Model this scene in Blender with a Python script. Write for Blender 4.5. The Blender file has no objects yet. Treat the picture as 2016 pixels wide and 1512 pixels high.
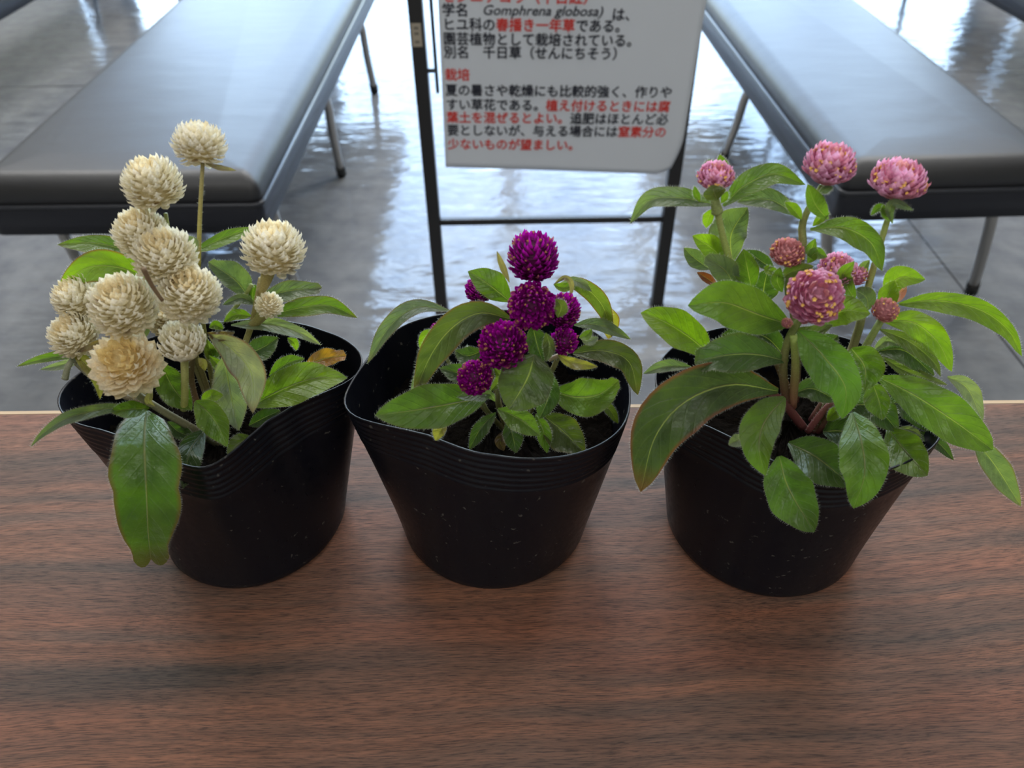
import bpy, math, random
import numpy as np
from mathutils import Vector, Matrix

# ------------------------------------------------------------------ camera, sky, exposure
S = bpy.context.scene
COL = S.collection
F_PX, PITCH, ROLL, CAM_H = 1530.0, math.radians(41.2), math.radians(-0.9), 1.025
TZ = 0.70                                   # table top height
cam_d = bpy.data.cameras.new('camera')
cam = bpy.data.objects.new('camera', cam_d)
COL.objects.link(cam)
cam_d.sensor_width = 36.0
cam_d.lens = 36.0 * F_PX / 2016.0
cam_d.clip_start = 0.02
cam.matrix_world = Matrix.Translation((0, 0, CAM_H)) @ Matrix.Rotation(math.pi / 2 - PITCH, 4, 'X') @ Matrix.Rotation(ROLL, 4, 'Z')
cam_d.dof.use_dof = True
cam_d.dof.focus_distance = 0.37
cam_d.dof.aperture_fstop = 13.0
S.camera = cam
S.view_settings.view_transform = 'Standard'
S.view_settings.look = 'None'
S.view_settings.exposure = 0.52
S.view_settings.gamma = 1.0
S.view_settings.use_curve_mapping = False
S.cycles.use_denoising = True
S.cycles.max_bounces = 8
S.cycles.diffuse_bounces = 5
S.cycles.transparent_max_bounces = 16
S.cycles.sample_clamp_indirect = 8.0

W_STRENGTH = 7.6
world = bpy.data.worlds.new('sky')
S.world = world
world.use_nodes = True
wn, wl = world.node_tree.nodes, world.node_tree.links
wn.clear()
w_out = wn.new('ShaderNodeOutputWorld')
w_bg = wn.new('ShaderNodeBackground')
w_tc = wn.new('ShaderNodeTexCoord')
w_sep = wn.new('ShaderNodeSeparateXYZ')
w_ramp = wn.new('ShaderNodeValToRGB')
w_noise = wn.new('ShaderNodeTexNoise')
w_cl = wn.new('ShaderNodeValToRGB')
w_mix = wn.new('ShaderNodeMix'); w_mix.data_type = 'RGBA'
wl.new(w_tc.outputs['Generated'], w_sep.inputs[0])
wl.new(w_sep.outputs['Z'], w_ramp.inputs['Fac'])
e = w_ramp.color_ramp.elements
e[0].position = 0.0; e[0].color = (0.16, 0.17, 0.12, 1)
e[1].position = 0.05; e[1].color = (0.30, 0.34, 0.24, 1)
for pos, c in ((0.11, (0.50, 0.56, 0.50, 1)), (0.16, (0.46, 0.64, 0.92, 1)), (0.5, (0.30, 0.49, 0.88, 1)), (1.0, (0.23, 0.43, 0.84, 1))):
    el = w_ramp.color_ramp.elements.new(pos); el.color = c
w_noise.inputs['Scale'].default_value = 8.0
w_noise.inputs['Detail'].default_value = 4.0
wl.new(w_tc.outputs['Generated'], w_noise.inputs['Vector'])
w_cl.color_ramp.elements[0].position = 0.44
w_cl.color_ramp.elements[1].position = 0.62
wl.new(w_noise.outputs['Fac'], w_cl.inputs['Fac'])
w_mix.inputs[0].default_value = 0.5
wl.new(w_cl.outputs['Color'], w_mix.inputs[0])
w_dim = wn.new('ShaderNodeMix'); w_dim.data_type = 'RGBA'; w_dim.blend_type = 'ADD'
w_dim.inputs[0].default_value = 0.75
wl.new(w_ramp.outputs['Color'], w_mix.inputs[6])
wl.new(w_ramp.outputs['Color'], w_dim.inputs[6])
w_dim.inputs[7].default_value = (0.74, 0.90, 1.10, 1)
wl.new(w_dim.outputs[2], w_mix.inputs[7])
wl.new(w_mix.outputs[2], w_bg.inputs['Color'])
w_bg.inputs['Strength'].default_value = W_STRENGTH
wl.new(w_bg.outputs[0], w_out.inputs[0])
# unseen area lights added below the ceiling to fill the interior
for lx, ly, le in ((-2.2, 2.9, 42), (-0.2, 2.9, 42), (1.8, 2.9, 42), (-2.2, 0.9, 5), (-0.2, 0.9, 5), (1.8, 0.9, 5), (-1.2, -1.2, 15), (1.0, -1.2, 15)):
    ld = bpy.data.lights.new('ceiling_fill', 'AREA'); ld.shape = 'RECTANGLE'; ld.size = 1.2; ld.size_y = 0.5
    ld.energy = le; ld.color = (1.0, 0.98, 0.95)
    lo = bpy.data.objects.new('ceiling_fill', ld); COL.objects.link(lo); lo.location = (lx, ly, 2.97)

# ------------------------------------------------------------------ pixel <-> place helpers
_c, _s = math.cos(ROLL), math.sin(ROLL)
_cp, _sp = math.cos(PITCH), math.sin(PITCH)
def ray(px, py):
    x = (px - 1008.0) / F_PX; y = -(py - 756.0) / F_PX
    x, y = _c * x - _s * y, _s * x + _c * y
    return Vector((x, _cp + y * _sp, -_sp + y * _cp))
def at_y(px, py, Y):
    r = ray(px, py); return Vector((0, 0, CAM_H)) + r * (Y / r.y)
def at_z(px, py, z):
    r = ray(px, py); return Vector((0, 0, CAM_H)) + r * ((z - CAM_H) / r.z)
def depth_of(P):
    return P.y * _cp - (P.z - CAM_H) * _sp

# ------------------------------------------------------------------ materials
def mat(name):
    m = bpy.data.materials.new(name); m.use_nodes = True
    nt = m.node_tree
    return m, nt.nodes, nt.links, nt.nodes['Principled BSDF'], nt.nodes['Material Output']
def simple(name, col, rough=0.5, metal=0.0, spec=0.5):
    m, n, l, b, o = mat(name)
    b.inputs['Base Color'].default_value = (*col, 1)
    b.inputs['Roughness'].default_value = rough
    b.inputs['Metallic'].default_value = metal
    b.inputs['Specular IOR Level'].default_value = spec
    return m
def math_node(n, l, op, a, b=None, c=None):
    q = n.new('ShaderNodeMath'); q.operation = op
    for i, v in enumerate((a, b, c)):
        if v is None: continue
        if isinstance(v, (int, float)): q.inputs[i].default_value = v
        else: l.new(v, q.inputs[i])
    return q.outputs[0]
def mix_rgb(n, l, fac, a, b, mode='MIX'):
    q = n.new('ShaderNodeMix'); q.data_type = 'RGBA'; q.blend_type = mode
    for i, v in ((0, fac), (6, a), (7, b)):
        if isinstance(v, (int, float)): q.inputs[i].default_value = v
        elif isinstance(v, tuple): q.inputs[i].default_value = (*v, 1) if len(v) == 3 else v
        else: l.new(v, q.inputs[i])
    return q.outputs[2]
def ramp(n, l, fac, stops):
    q = n.new('ShaderNodeValToRGB'); cr = q.color_ramp
    while len(cr.elements) > 1: cr.elements.remove(cr.elements[-1])
    cr.elements[0].position = stops[0][0]; cr.elements[0].color = (*stops[0][1], 1)
    for p, c in stops[1:]:
        el = cr.elements.new(p); el.color = (*c, 1)
    l.new(fac, q.inputs['Fac'])
    return q.outputs['Color']
def noise(n, l, vec, scale, detail=4.0, rough=0.55):
    q = n.new('ShaderNodeTexNoise')
    q.inputs['Scale'].default_value = scale; q.inputs['Detail'].default_value = detail
    q.inputs['Roughness'].default_value = rough
    if vec is not None: l.new(vec, q.inputs['Vector'])
    return q.outputs['Fac']
def mapping(n, l, vec, scale, rot=(0, 0, 0), loc=(0, 0, 0)):
    q = n.new('ShaderNodeMapping')
    q.inputs['Scale'].default_value = scale; q.inputs['Rotation'].default_value = rot
    q.inputs['Location'].default_value = loc
    l.new(vec, q.inputs['Vector'])
    return q.outputs[0]
def bump(n, l, h, strength, dist, b, normal=None):
    q = n.new('ShaderNodeBump')
    q.inputs['Strength'].default_value = strength; q.inputs['Distance'].default_value = dist
    l.new(h, q.inputs['Height'])
    if normal is not None: l.new(normal, q.inputs['Normal'])
    if b is not None: l.new(q.outputs[0], b.inputs['Normal'])
    return q.outputs[0]

M = {}
# leaf: object colour carries the leaf's own green, its alpha the strength of the red margin
def leaf_material():
    m, n, l, b, o = mat('leaf')
    oi = n.new('ShaderNodeObjectInfo'); uv = n.new('ShaderNodeUVMap'); tc = n.new('ShaderNodeTexCoord')
    sep = n.new('ShaderNodeSeparateXYZ'); l.new(uv.outputs[0], sep.inputs[0])
    u = sep.outputs['X']
    t = math_node(n, l, 'ABSOLUTE', math_node(n, l, 'MULTIPLY_ADD', sep.outputs['Y'], 2.0, -1.0))
    mott = noise(n, l, tc.outputs['Object'], 90.0, 3.0)
    fine = noise(n, l, tc.outputs['Object'], 900.0, 2.0)
    base = mix_rgb(n, l, 1.0, oi.outputs['Color'], ramp(n, l, mott, [(0.3, (0.72, 0.74, 0.8)), (0.7, (1.22, 1.14, 1.0))]), 'MULTIPLY')
    # pinnate veins, curved towards the tip
    ph = math_node(n, l, 'SUBTRACT', math_node(n, l, 'MULTIPLY', u, 9.0), math_node(n, l, 'MULTIPLY', t, 2.2))
    sw = math_node(n, l, 'ABSOLUTE', math_node(n, l, 'SINE', math_node(n, l, 'MULTIPLY', ph, 3.14159)))
    vein = math_node(n, l, 'POWER', math_node(n, l, 'SUBTRACT', 1.0, sw), 6.0)
    mw = math_node(n, l, 'MULTIPLY_ADD', u, -0.045, 0.062)
    mid = math_node(n, l, 'SUBTRACT', 1.0, math_node(n, l, 'SMOOTH_MIN', math_node(n, l, 'DIVIDE', t, mw), 1.0, 0.3))
    mid = math_node(n, l, 'MAXIMUM', mid, 0.0)
    base = mix_rgb(n, l, math_node(n, l, 'MULTIPLY', vein, 0.05), base, (0.26, 0.36, 0.12))
    base = mix_rgb(n, l, math_node(n, l, 'MULTIPLY', mid, 0.75), base, (0.40, 0.42, 0.17))
    ed = n.new('ShaderNodeMapRange'); ed.inputs[1].default_value = 0.84; ed.inputs[2].default_value = 1.0
    l.new(t, ed.inputs[0])
    edge = math_node(n, l, 'MULTIPLY', ed.outputs[0], oi.outputs['Alpha'])
    tipm = n.new('ShaderNodeMapRange'); tipm.inputs[1].default_value = 0.86; tipm.inputs[2].default_value = 1.0
    l.new(u, tipm.inputs[0])
    edge = math_node(n, l, 'MAXIMUM', edge, math_node(n, l, 'MULTIPLY', math_node(n, l, 'MULTIPLY', tipm.outputs[0], oi.outputs['Alpha']), 0.7))
    base = mix_rgb(n, l, edge, base, (0.16, 0.035, 0.025))
    l.new(base, b.inputs['Base Color'])
    b.inputs['Roughness'].default_value = 0.38
    b.inputs['Specular IOR Level'].default_value = 0.55
    b.inputs['Sheen Weight'].default_value = 0.35
    b.inputs['Sheen Roughness'].default_value = 0.4
    b.inputs['Sheen Tint'].default_value = (0.85, 0.95, 0.85, 1)
    mott2 = noise(n, l, tc.outputs['Object'], 230.0, 3.0)
    h = math_node(n, l, 'MULTIPLY_ADD', vein, -0.14, math_node(n, l, 'MULTIPLY_ADD', mott2, 0.6, mott))
    h = math_node(n, l, 'MULTIPLY_ADD', mid, -0.8, h)
    nb = bump(n, l, h, 0.7, 0.0016, None)
    nb2 = bump(n, l, fine, 0.35, 0.0005, b, nb)
    tr = n.new('ShaderNodeBsdfTranslucent')
    l.new(mix_rgb(n, l, 1.0, base, (2.3, 2.5, 0.55), 'MULTIPLY'), tr.inputs['Color'])
    l.new(nb2, tr.inputs['Normal'])
    ms = n.new('ShaderNodeMixShader'); ms.inputs[0].default_value = 0.38
    l.new(b.outputs[0], ms.inputs[1]); l.new(tr.outputs[0], ms.inputs[2])
    l.new(ms.outputs[0], o.inputs[0])
    return m
M['leaf'] = leaf_material()
def hair_material():
    m, n, l, b, o = mat('plant_hair')
    b.inputs['Base Color'].default_value = (0.62, 0.66, 0.52, 1); b.inputs['Roughness'].default_value = 0.5
    tr = n.new('ShaderNodeBsdfTranslucent'); tr.inputs['Color'].default_value = (0.75, 0.8, 0.65, 1)
    ms = n.new('ShaderNodeMixShader'); ms.inputs[0].default_value = 0.5
    l.new(b.outputs[0], ms.inputs[1]); l.new(tr.outputs[0], ms.inputs[2]); l.new(ms.outputs[0], o.inputs[0])
    return m
M['hair'] = hair_material()
def tint_material(name, trans, tcol, rough):
    m, n, l, b, o = mat(name)
    a = n.new('ShaderNodeAttribute'); a.attribute_name = 'tint'
    tc = n.new('ShaderNodeTexCoord')
    nz = noise(n, l, tc.outputs['Object'], 1500.0, 2.0)
    c = mix_rgb(n, l, 1.0, a.outputs['Color'], ramp(n, l, nz, [(0.35, (0.88, 0.88, 0.88)), (0.65, (1.08, 1.08, 1.08))]), 'MULTIPLY')
    l.new(c, b.inputs['Base Color'])
    b.inputs['Roughness'].default_value = rough
    b.inputs['Specular IOR Level'].default_value = 0.35
    tr = n.new('ShaderNodeBsdfTranslucent')
    l.new(mix_rgb(n, l, 1.0, c, tcol, 'MULTIPLY'), tr.inputs['Color'])
    ms = n.new('ShaderNodeMixShader'); ms.inputs[0].default_value = trans
    l.new(b.outputs[0], ms.inputs[1]); l.new(tr.outputs[0], ms.inputs[2]); l.new(ms.outputs[0], o.inputs[0])
    return m
M['bract'] = tint_material('papery_bract', 0.45, (1.15, 1.12, 1.0), 0.5)
M['stem'] = tint_material('stem', 0.12, (1.6, 1.7, 0.8), 0.5)
M['floret'] = simple('yellow_floret', (0.80, 0.50, 0.12), 0.5)
M['floret_tan'] = simple('tan_floret', (0.58, 0.30, 0.14), 0.5)

def pot_material():
    m, n, l, b, o = mat('black_film_pot')
    tc = n.new('ShaderNodeTexCoord')
    v1 = noise(n, l, mapping(n, l, tc.outputs['Object'], (90, 90, 6)), 1.0, 3.0)
    v2 = noise(n, l, tc.outputs['Object'], 300.0, 3.0)
    dust = ramp(n, l, v2, [(0.67, (0, 0, 0)), (0.72, (1, 1, 1))])
    c = mix_rgb(n, l, ramp(n, l, v1, [(0.4, (0, 0, 0)), (0.75, (1, 1, 1))]), (0.0036, 0.0044, 0.0085), (0.0070, 0.0076, 0.0105))
    c = mix_rgb(n, l, math_node(n, l, 'MULTIPLY', dust, 0.6), c, (0.10, 0.095, 0.085))
    l.new(c, b.inputs['Base Color'])
    l.new(ramp(n, l, v2, [(0.3, (0.27, 0.27, 0.27)), (0.75, (0.42, 0.42, 0.42))]), b.inputs['Roughness'])
    b.inputs['Specular IOR Level'].default_value = 0.28
    bump(n, l, v1, 0.15, 0.0006, b)
    return m
M['pot'] = pot_material()
def soil_material():
    m, n, l, b, o = mat('potting_soil')
    tc = n.new('ShaderNodeTexCoord')
    a = noise(n, l, tc.outputs['Object'], 420.0, 6.0, 0.7)
    l.new(ramp(n, l, a, [(0.3, (0.003, 0.0025, 0.002)), (0.64, (0.011, 0.008, 0.006)), (0.78, (0.06, 0.045, 0.03))]), b.inputs['Base Color'])
    b.inputs['Roughness'].default_value = 0.95
    b.inputs['Specular IOR Level'].default_value = 0.1
    bump(n, l, a, 1.0, 0.004, b)
    return m
M['soil'] = soil_material()
def wood_material():
    m, n, l, b, o = mat('walnut_laminate')
    tc = n.new('ShaderNodeTexCoord')
    P = mapping(n, l, tc.outputs['Object'], (1, 1, 1), (0, 0, math.radians(-2.0)))
    warp = n.new('ShaderNodeTexNoise'); warp.inputs['Scale'].default_value = 5.0; warp.inputs['Detail'].default_value = 2.0
    l.new(P, warp.inputs['Vector'])
    add = n.new('ShaderNodeMix'); add.data_type = 'RGBA'; add.blend_type = 'LINEAR_LIGHT'; add.inputs[0].default_value = 0.012
    l.new(P, add.inputs[6]); l.new(warp.outputs['Color'], add.inputs[7])
    Pw = add.outputs[2]
    bands = noise(n, l, mapping(n, l, Pw, (2.2, 42, 42)), 1.0, 3.0, 0.5)
    streak = noise(n, l, mapping(n, l, Pw, (11, 300, 300)), 1.0, 4.0, 0.6)
    pores = noise(n, l, mapping(n, l, Pw, (110, 2100, 2100)), 1.0, 3.0, 0.65)
    reds = noise(n, l, mapping(n, l, Pw, (3.5, 26, 26), loc=(3, 7, 1)), 1.0, 2.0, 0.5)
    c = ramp(n, l, bands, [(0.34, (0.050, 0.036, 0.029)), (0.46, (0.115, 0.061, 0.041)), (0.56, (0.160, 0.073, 0.044)), (0.68, (0.108, 0.063, 0.045))])
    c = mix_rgb(n, l, ramp(n, l, reds, [(0.52, (0, 0, 0)), (0.72, (0.65, 0.65, 0.65))]), c, (0.190, 0.072, 0.042))
    c = mix_rgb(n, l, 0.5, c, ramp(n, l, streak, [(0.32, (0.55, 0.52, 0.52)), (0.50, (1.0, 1.0, 1.0)), (0.68, (1.35, 1.28, 1.22))]), 'MULTIPLY')
    c = mix_rgb(n, l, 0.9, c, ramp(n, l, pores, [(0.36, (0.36, 0.37, 0.41)), (0.49, (1.0, 1.0, 1.0)), (0.66, (1.45, 1.34, 1.26))]), 'MULTIPLY')
    l.new(c, b.inputs['Base Color'])
    l.new(ramp(n, l, pores, [(0.3, (0.58, 0.58, 0.58)), (0.7, (0.46, 0.46, 0.46))]), b.inputs['Roughness'])
    b.inputs['Specular IOR Level'].default_value = 0.38
    bump(n, l, pores, 0.12, 0.0004, b)
    return m
M['wood'] = wood_material()
M['edge'] = simple('pale_edge_band', (0.50, 0.36, 0.22), 0.5)
M['black_metal'] = simple('black_painted_metal', (0.014, 0.013, 0.013), 0.45)
M['steel'] = simple('brushed_steel_tube', (0.42, 0.40, 0.37), 0.32, 1.0)
M['rubber'] = simple('black_rubber', (0.012, 0.012, 0.012), 0.6)
M['ink'] = simple('black_ink', (0.014, 0.016, 0.03), 0.6)
M['red_ink'] = simple('red_ink', (0.62, 0.035, 0.025), 0.6)
M['sticker'] = simple('tan_sticker', (0.36, 0.31, 0.24), 0.6)
M['sticker_print'] = simple('sticker_print', (0.16, 0.14, 0.11), 0.6)
def paper_material():
    m, n, l, b, o = mat('white_paper')
    tc = n.new('ShaderNodeTexCoord')
    w = noise(n, l, mapping(n, l, tc.outputs['Object'], (9, 9, 4)), 1.0, 2.0)
    b.inputs['Base Color'].default_value = (0.64, 0.67, 0.72, 1)
    b.inputs['Roughness'].default_value = 0.35
    bump(n, l, w, 0.25, 0.01, b)
    return m
M['paper'] = paper_material()
def vinyl_material():
    m, n, l, b, o = mat('black_vinyl')
    tc = n.new('ShaderNodeTexCoord')
    w = noise(n, l, mapping(n, l, tc.outputs['Object'], (7, 16, 7)), 1.0, 3.0)
    g = noise(n, l, tc.outputs['Object'], 700.0, 2.0)
    b.inputs['Base Color'].default_value = (0.005, 0.005, 0.007, 1)
    b.inputs['Roughness'].default_value = 0.48
    b.inputs['Specular IOR Level'].default_value = 0.85
    nb = bump(n, l, w, 0.30, 0.004, None)
    bump(n, l, g, 0.10, 0.0008, b, nb)
    return m
M['vinyl'] = vinyl_material()
M['piping'] = simple('vinyl_piping', (0.03, 0.032, 0.04), 0.3)
M['band'] = simple('vinyl_band', (0.010, 0.011, 0.018), 0.42)
def floor_material():
    m, n, l, b, o = mat('grey_floor_tiles')
    tc = n.new('ShaderNodeTexCoord')
    br = n.new('ShaderNodeTexBrick')
    br.offset = 0.0; br.squash = 1.0
    br.inputs['Color1'].default_value = (0.180, 0.184, 0.190, 1); br.inputs['Color2'].default_value = (0.195, 0.198, 0.200, 1)
    br.inputs['Mortar'].default_value = (0.035, 0.035, 0.037, 1)
    br.inputs['Scale'].default_value = 1.0
    br.inputs['Mortar Size'].default_value = 0.003; br.inputs['Mortar Smooth'].default_value = 0.3
    br.inputs['Brick Width'].default_value = 1.8; br.inputs['Row Height'].default_value = 1.8
    l.new(mapping(n, l, tc.outputs['Object'], (1, 1, 1), loc=(-1.04 + 1.8, -2.85 + 3.6, 0)), br.inputs['Vector'])
    sp = noise(n, l, tc.outputs['Object'], 14.0, 4.0)
    c = mix_rgb(n, l, 1.0, br.outputs['Color'], ramp(n, l, sp, [(0.3, (0.8, 0.8, 0.82)), (0.7, (1.2, 1.18, 1.14))]), 'MULTIPLY')
    l.new(c, b.inputs['Base Color'])
    rg = noise(n, l, tc.outputs['Object'], 9.0, 5.0)
    l.new(ramp(n, l, rg, [(0.35, (0.07, 0.07, 0.07)), (0.7, (0.17, 0.17, 0.17))]), b.inputs['Roughness'])
    b.inputs['Specular IOR Level'].default_value = 0.28
    wv = noise(n, l, mapping(n, l, tc.outputs['Object'], (8, 20, 1)), 1.0, 3.0)
    bump(n, l, wv, 0.30, 0.012, b)
    return m
M['floor'] = floor_material()
def wall_material(name, col):
    m, n, l, b, o = mat(name)
    tc = n.new('ShaderNodeTexCoord')
    a = noise(n, l, tc.outputs['Object'], 40.0, 4.0)
    l.new(mix_rgb(n, l, 1.0, col, ramp(n, l, a, [(0.3, (0.94, 0.94, 0.94)), (0.7, (1.04, 1.04, 1.04))]), 'MULTIPLY'), b.inputs['Base Color'])
    b.inputs['Roughness'].default_value = 0.85
    bump(n, l, a, 0.1, 0.004, b)
    return m
M['wall'] = wall_material('painted_wall', (0.52, 0.49, 0.45))
M['ceiling'] = wall_material('painted_ceiling', (0.62, 0.61, 0.59))
M['frame'] = simple('aluminium_frame', (0.20, 0.20, 0.21), 0.45, 0.6)
def glass_material():
    m, n, l, b, o = mat('window_glass')
    t = n.new('ShaderNodeBsdfTransparent'); t.inputs[0].default_value = (0.95, 0.97, 0.96, 1)
    g = n.new('ShaderNodeBsdfGlossy'); g.inputs['Roughness'].default_value = 0.02
    fr = n.new('ShaderNodeFresnel'); fr.inputs[0].default_value = 1.45
    ms = n.new('ShaderNodeMixShader')
    l.new(fr.outputs[0], ms.inputs[0]); l.new(t.outputs[0], ms.inputs[1]); l.new(g.outputs[0], ms.inputs[2])
    l.new(ms.outputs[0], o.inputs[0])
    return m
M['glass'] = glass_material()
def fill_blind_material():  # translucent cloth for the added outer windows, a soft glow of daylight
    m, n, l, b, o = mat('fill_blind_cloth')
    b.inputs['Base Color'].default_value = (0.70, 0.66, 0.60, 1); b.inputs['Roughness'].default_value = 0.8
    tr = n.new('ShaderNodeBsdfTranslucent'); tr.inputs['Color'].default_value = (0.62, 0.58, 0.53, 1)
    ms = n.new('ShaderNodeMixShader'); ms.inputs[0].default_value = 0.6
    l.new(b.outputs[0], ms.inputs[1]); l.new(tr.outputs[0], ms.inputs[2]); l.new(ms.outputs[0], o.inputs[0])
    return m
M['fill_blind'] = fill_blind_material()

# ------------------------------------------------------------------ mesh helpers
class MB:
    def __init__(self): self.v = []; self.f = []; self.mi = []; self.uv = {}; self.tint = []
    def add(self, verts, faces, mi=0, tint=None):
        o = len(self.v)
        self.v += [tuple(x) for x in verts]
        self.f += [tuple(i + o for i in q) for q in faces]
        self.mi += [mi] * len(faces)
        if tint is None: tint = (1, 1, 1)
        if isinstance(tint, list): self.tint += tint
        else: self.tint += [tint] * len(verts)
        return o
    def box(self, lo, hi, mi=0):
        x0, y0, z0 = lo; x1, y1, z1 = hi
        self.add([(x0, y0, z0), (x1, y0, z0), (x1, y1, z0), (x0, y1, z0), (x0, y0, z1), (x1, y0, z1), (x1, y1, z1), (x0, y1, z1)],
                 [(0, 3, 2, 1), (4, 5, 6, 7), (0, 1, 5, 4), (1, 2, 6, 5), (2, 3, 7, 6), (3, 0, 4, 7)], mi)
    def tube(self, pts, radii, seg=10, mi=0, tints=None):
        pts = [Vector(p) for p in pts]
        if isinstance(radii, (int, float)): radii = [radii] * len(pts)
        vs, ts = [], []
        nrm = None
        for i, p in enumerate(pts):
            t = (pts[min(i + 1, len(pts) - 1)] - pts[max(i - 1, 0)]).normalized()
            if nrm is None:
                nrm = t.orthogonal().normalized()
            nrm = (nrm - t * nrm.dot(t)).normalized()
            bn = t.cross(nrm)
            for k in range(seg):
                a = 2 * math.pi * k / seg
                vs.append(p + (nrm * math.cos(a) + bn * math.sin(a)) * radii[i])
                ts.append(tints[i] if tints else (1, 1, 1))
        fs = []
        for i in range(len(pts) - 1):
            for k in range(seg):
                fs.append((i * seg + k, i * seg + (k + 1) % seg, (i + 1) * seg + (k + 1) % seg, (i + 1) * seg + k))
        fs.append(tuple(range(seg - 1, -1, -1))); fs.append(tuple((len(pts) - 1) * seg + k for k in range(seg)))
        self.add(vs, fs, mi, ts)
    def build(self, name, mats, parent=None, smooth=True, loc=None, bevel=0, seg=3, tint=False, color=None):
        me = bpy.data.meshes.new(name)
        off = Vector(loc) if loc is not None else Vector((0, 0, 0))
        me.from_pydata([Vector(v) - off for v in self.v], [], self.f)
        for m in (mats if isinstance(mats, (list, tuple)) else [mats]): me.materials.append(m)
        me.polygons.foreach_set('material_index', self.mi)
        me.polygons.foreach_set('use_smooth', [smooth] * len(me.polygons))
        if tint:
            ca = me.color_attributes.new('tint', 'FLOAT_COLOR', 'POINT')
            ca.data.foreach_set('color', [c for t in self.tint for c in (*t, 1.0)])
        me.update()
        o = bpy.data.objects.new(name, me); COL.objects.link(o)
        if color is not None: o.color = color
        if bevel:
            b = o.modifiers.new('bevel', 'BEVEL'); b.width = bevel; b.segments = seg; b.limit_method = 'ANGLE'
        if parent is not None:
            o.parent = parent
            o.location = off - parent_loc(parent)
        else:
            o.location = off
        return o
def parent_loc(p):
    v = Vector(p.location)
    while p.parent is not None:
        p = p.parent; v += Vector(p.location)
    return v
def tag(o, label=None, cat=None, group=None, kind=None):
    for k, v in (('label', label), ('category', cat), ('group', group), ('kind', kind)):
        if v: o[k] = v
    return o
def thing(name, loc, label, cat, group=None):
    o = bpy.data.objects.new(name, None); COL.objects.link(o); o.location = loc
    o.empty_display_size = 0.02
    return tag(o, label, cat, group)
def spline(pts, n):
    P = np.array(pts, float)
    if len(P) == 2: P = np.vstack([P[0], (P[0] + P[1]) / 2, P[1]])
    d = np.r_[0, np.cumsum(np.maximum(np.linalg.norm(np.diff(P[:, :2], axis=0), axis=1), 1e-6))]
    d /= d[-1]
    ext = np.vstack([2 * P[0] - P[1], P, 2 * P[-1] - P[-2]])
    out = []
    for s in np.linspace(0, 1, n):
        i = min(max(np.searchsorted(d, s, 'right') - 1, 0), len(P) - 2)
        t = (s - d[i]) / (d[i + 1] - d[i])
        p0, p1, p2, p3 = ext[i], ext[i + 1], ext[i + 2], ext[i + 3]
        out.append(0.5 * (2 * p1 + (p2 - p0) * t + (2 * p0 - 5 * p1 + 4 * p2 - p3) * t ** 2 + (3 * p1 - p0 - 3 * p2 + p3) * t ** 3))
    return np.array(out)

# ------------------------------------------------------------------ room
def struct(mb, name, m, **k):
    return tag(mb.build(name, m, smooth=False, **k), kind='structure')
XL, XR, YB, YW, ZC = -5.0, 5.0, -2.5, 5.0, 3.0
WX = [-2.30, -1.15, 0.02, 1.0, 1.95, 2.9]; WZ0, WZ1 = 0.12, 2.78
b = MB(); b.box((XL, YB, -0.1), (XR, YW + 0.2, 0)); struct(b, 'floor', M['floor'])
b = MB(); b.box((XL, YB, ZC), (XR, YW + 0.2, ZC + 0.1)); struct(b, 'ceiling', M['ceiling'])
b = MB(); b.box((XL - 0.15, YB, 0), (XL, YW + 0.2, ZC)); struct(b, 'wall_left', M['wall'])
b = MB(); b.box((XR, YB, 0), (XR + 0.15, YW + 0.2, ZC)); struct(b, 'wall_right', M['wall'])
b = MB(); b.box((XL, YB - 0.15, 0), (XR, YB, ZC)); struct(b, 'wall_back', M['wall'])
b = MB()
SIDE = [(-4.75, -2.48), (3.08, 4.8)]            # unseen outer windows, added with translucent blinds to brighten the floor's sides
edges = [XL, SIDE[0][0], SIDE[0][1], WX[0], WX[-1], SIDE[1][0], SIDE[1][1], XR]
for q in range(0, 8, 2): b.box((edges[q], YW, 0), (edges[q + 1], YW + 0.2, ZC))
for q in range(1, 7, 2):
    b.box((edges[q], YW, 0), (edges[q + 1], YW + 0.2, WZ0)); b.box((edges[q], YW, WZ1), (edges[q + 1], YW + 0.2, ZC))
struct(b, 'wall_far', M['wall'])
for i in range(7):
    x0, x1 = (WX[i], WX[i + 1]) if i < 5 else SIDE[i - 5]
    b = MB(); t = 0.055
    b.box((x0, YW + 0.06, WZ0), (x0 + t, YW + 0.13, WZ1)); b.box((x1 - t, YW + 0.06, WZ0), (x1, YW + 0.13, WZ1))
    b.box((x0 + t, YW + 0.06, WZ0), (x1 - t, YW + 0.13, WZ0 + t)); b.box((x0 + t, YW + 0.06, WZ1 - t), (x1 - t, YW + 0.13, WZ1))
    b.box((x0 + t, YW + 0.07, 2.05), (x1 - t, YW + 0.12, 2.10))
    w = struct(b, 'window_%d' % (i + 1), M['frame'])  # the last two are the outer windows added for fill
    g = MB(); g.box((x0 + t, YW + 0.092, WZ0 + t), (x1 - t, YW + 0.096, WZ1 - t)); g.build('pane', M['glass'], w, smooth=False)
    if i >= 5:
        g = MB(); g.box((x0 + t, YW + 0.03, WZ0 + 0.02), (x1 - t, YW + 0.0312, WZ1)); g.build('fill_blind', M['fill_blind'], w, smooth=False)
b = MB()
for x0, x1 in ((XL, WX[0]), (WX[-1], XR)): b.box((x0, YW - 0.015, 0), (x1, YW, 0.09))
struct(b, 'baseboard_far', M['frame'])
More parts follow.
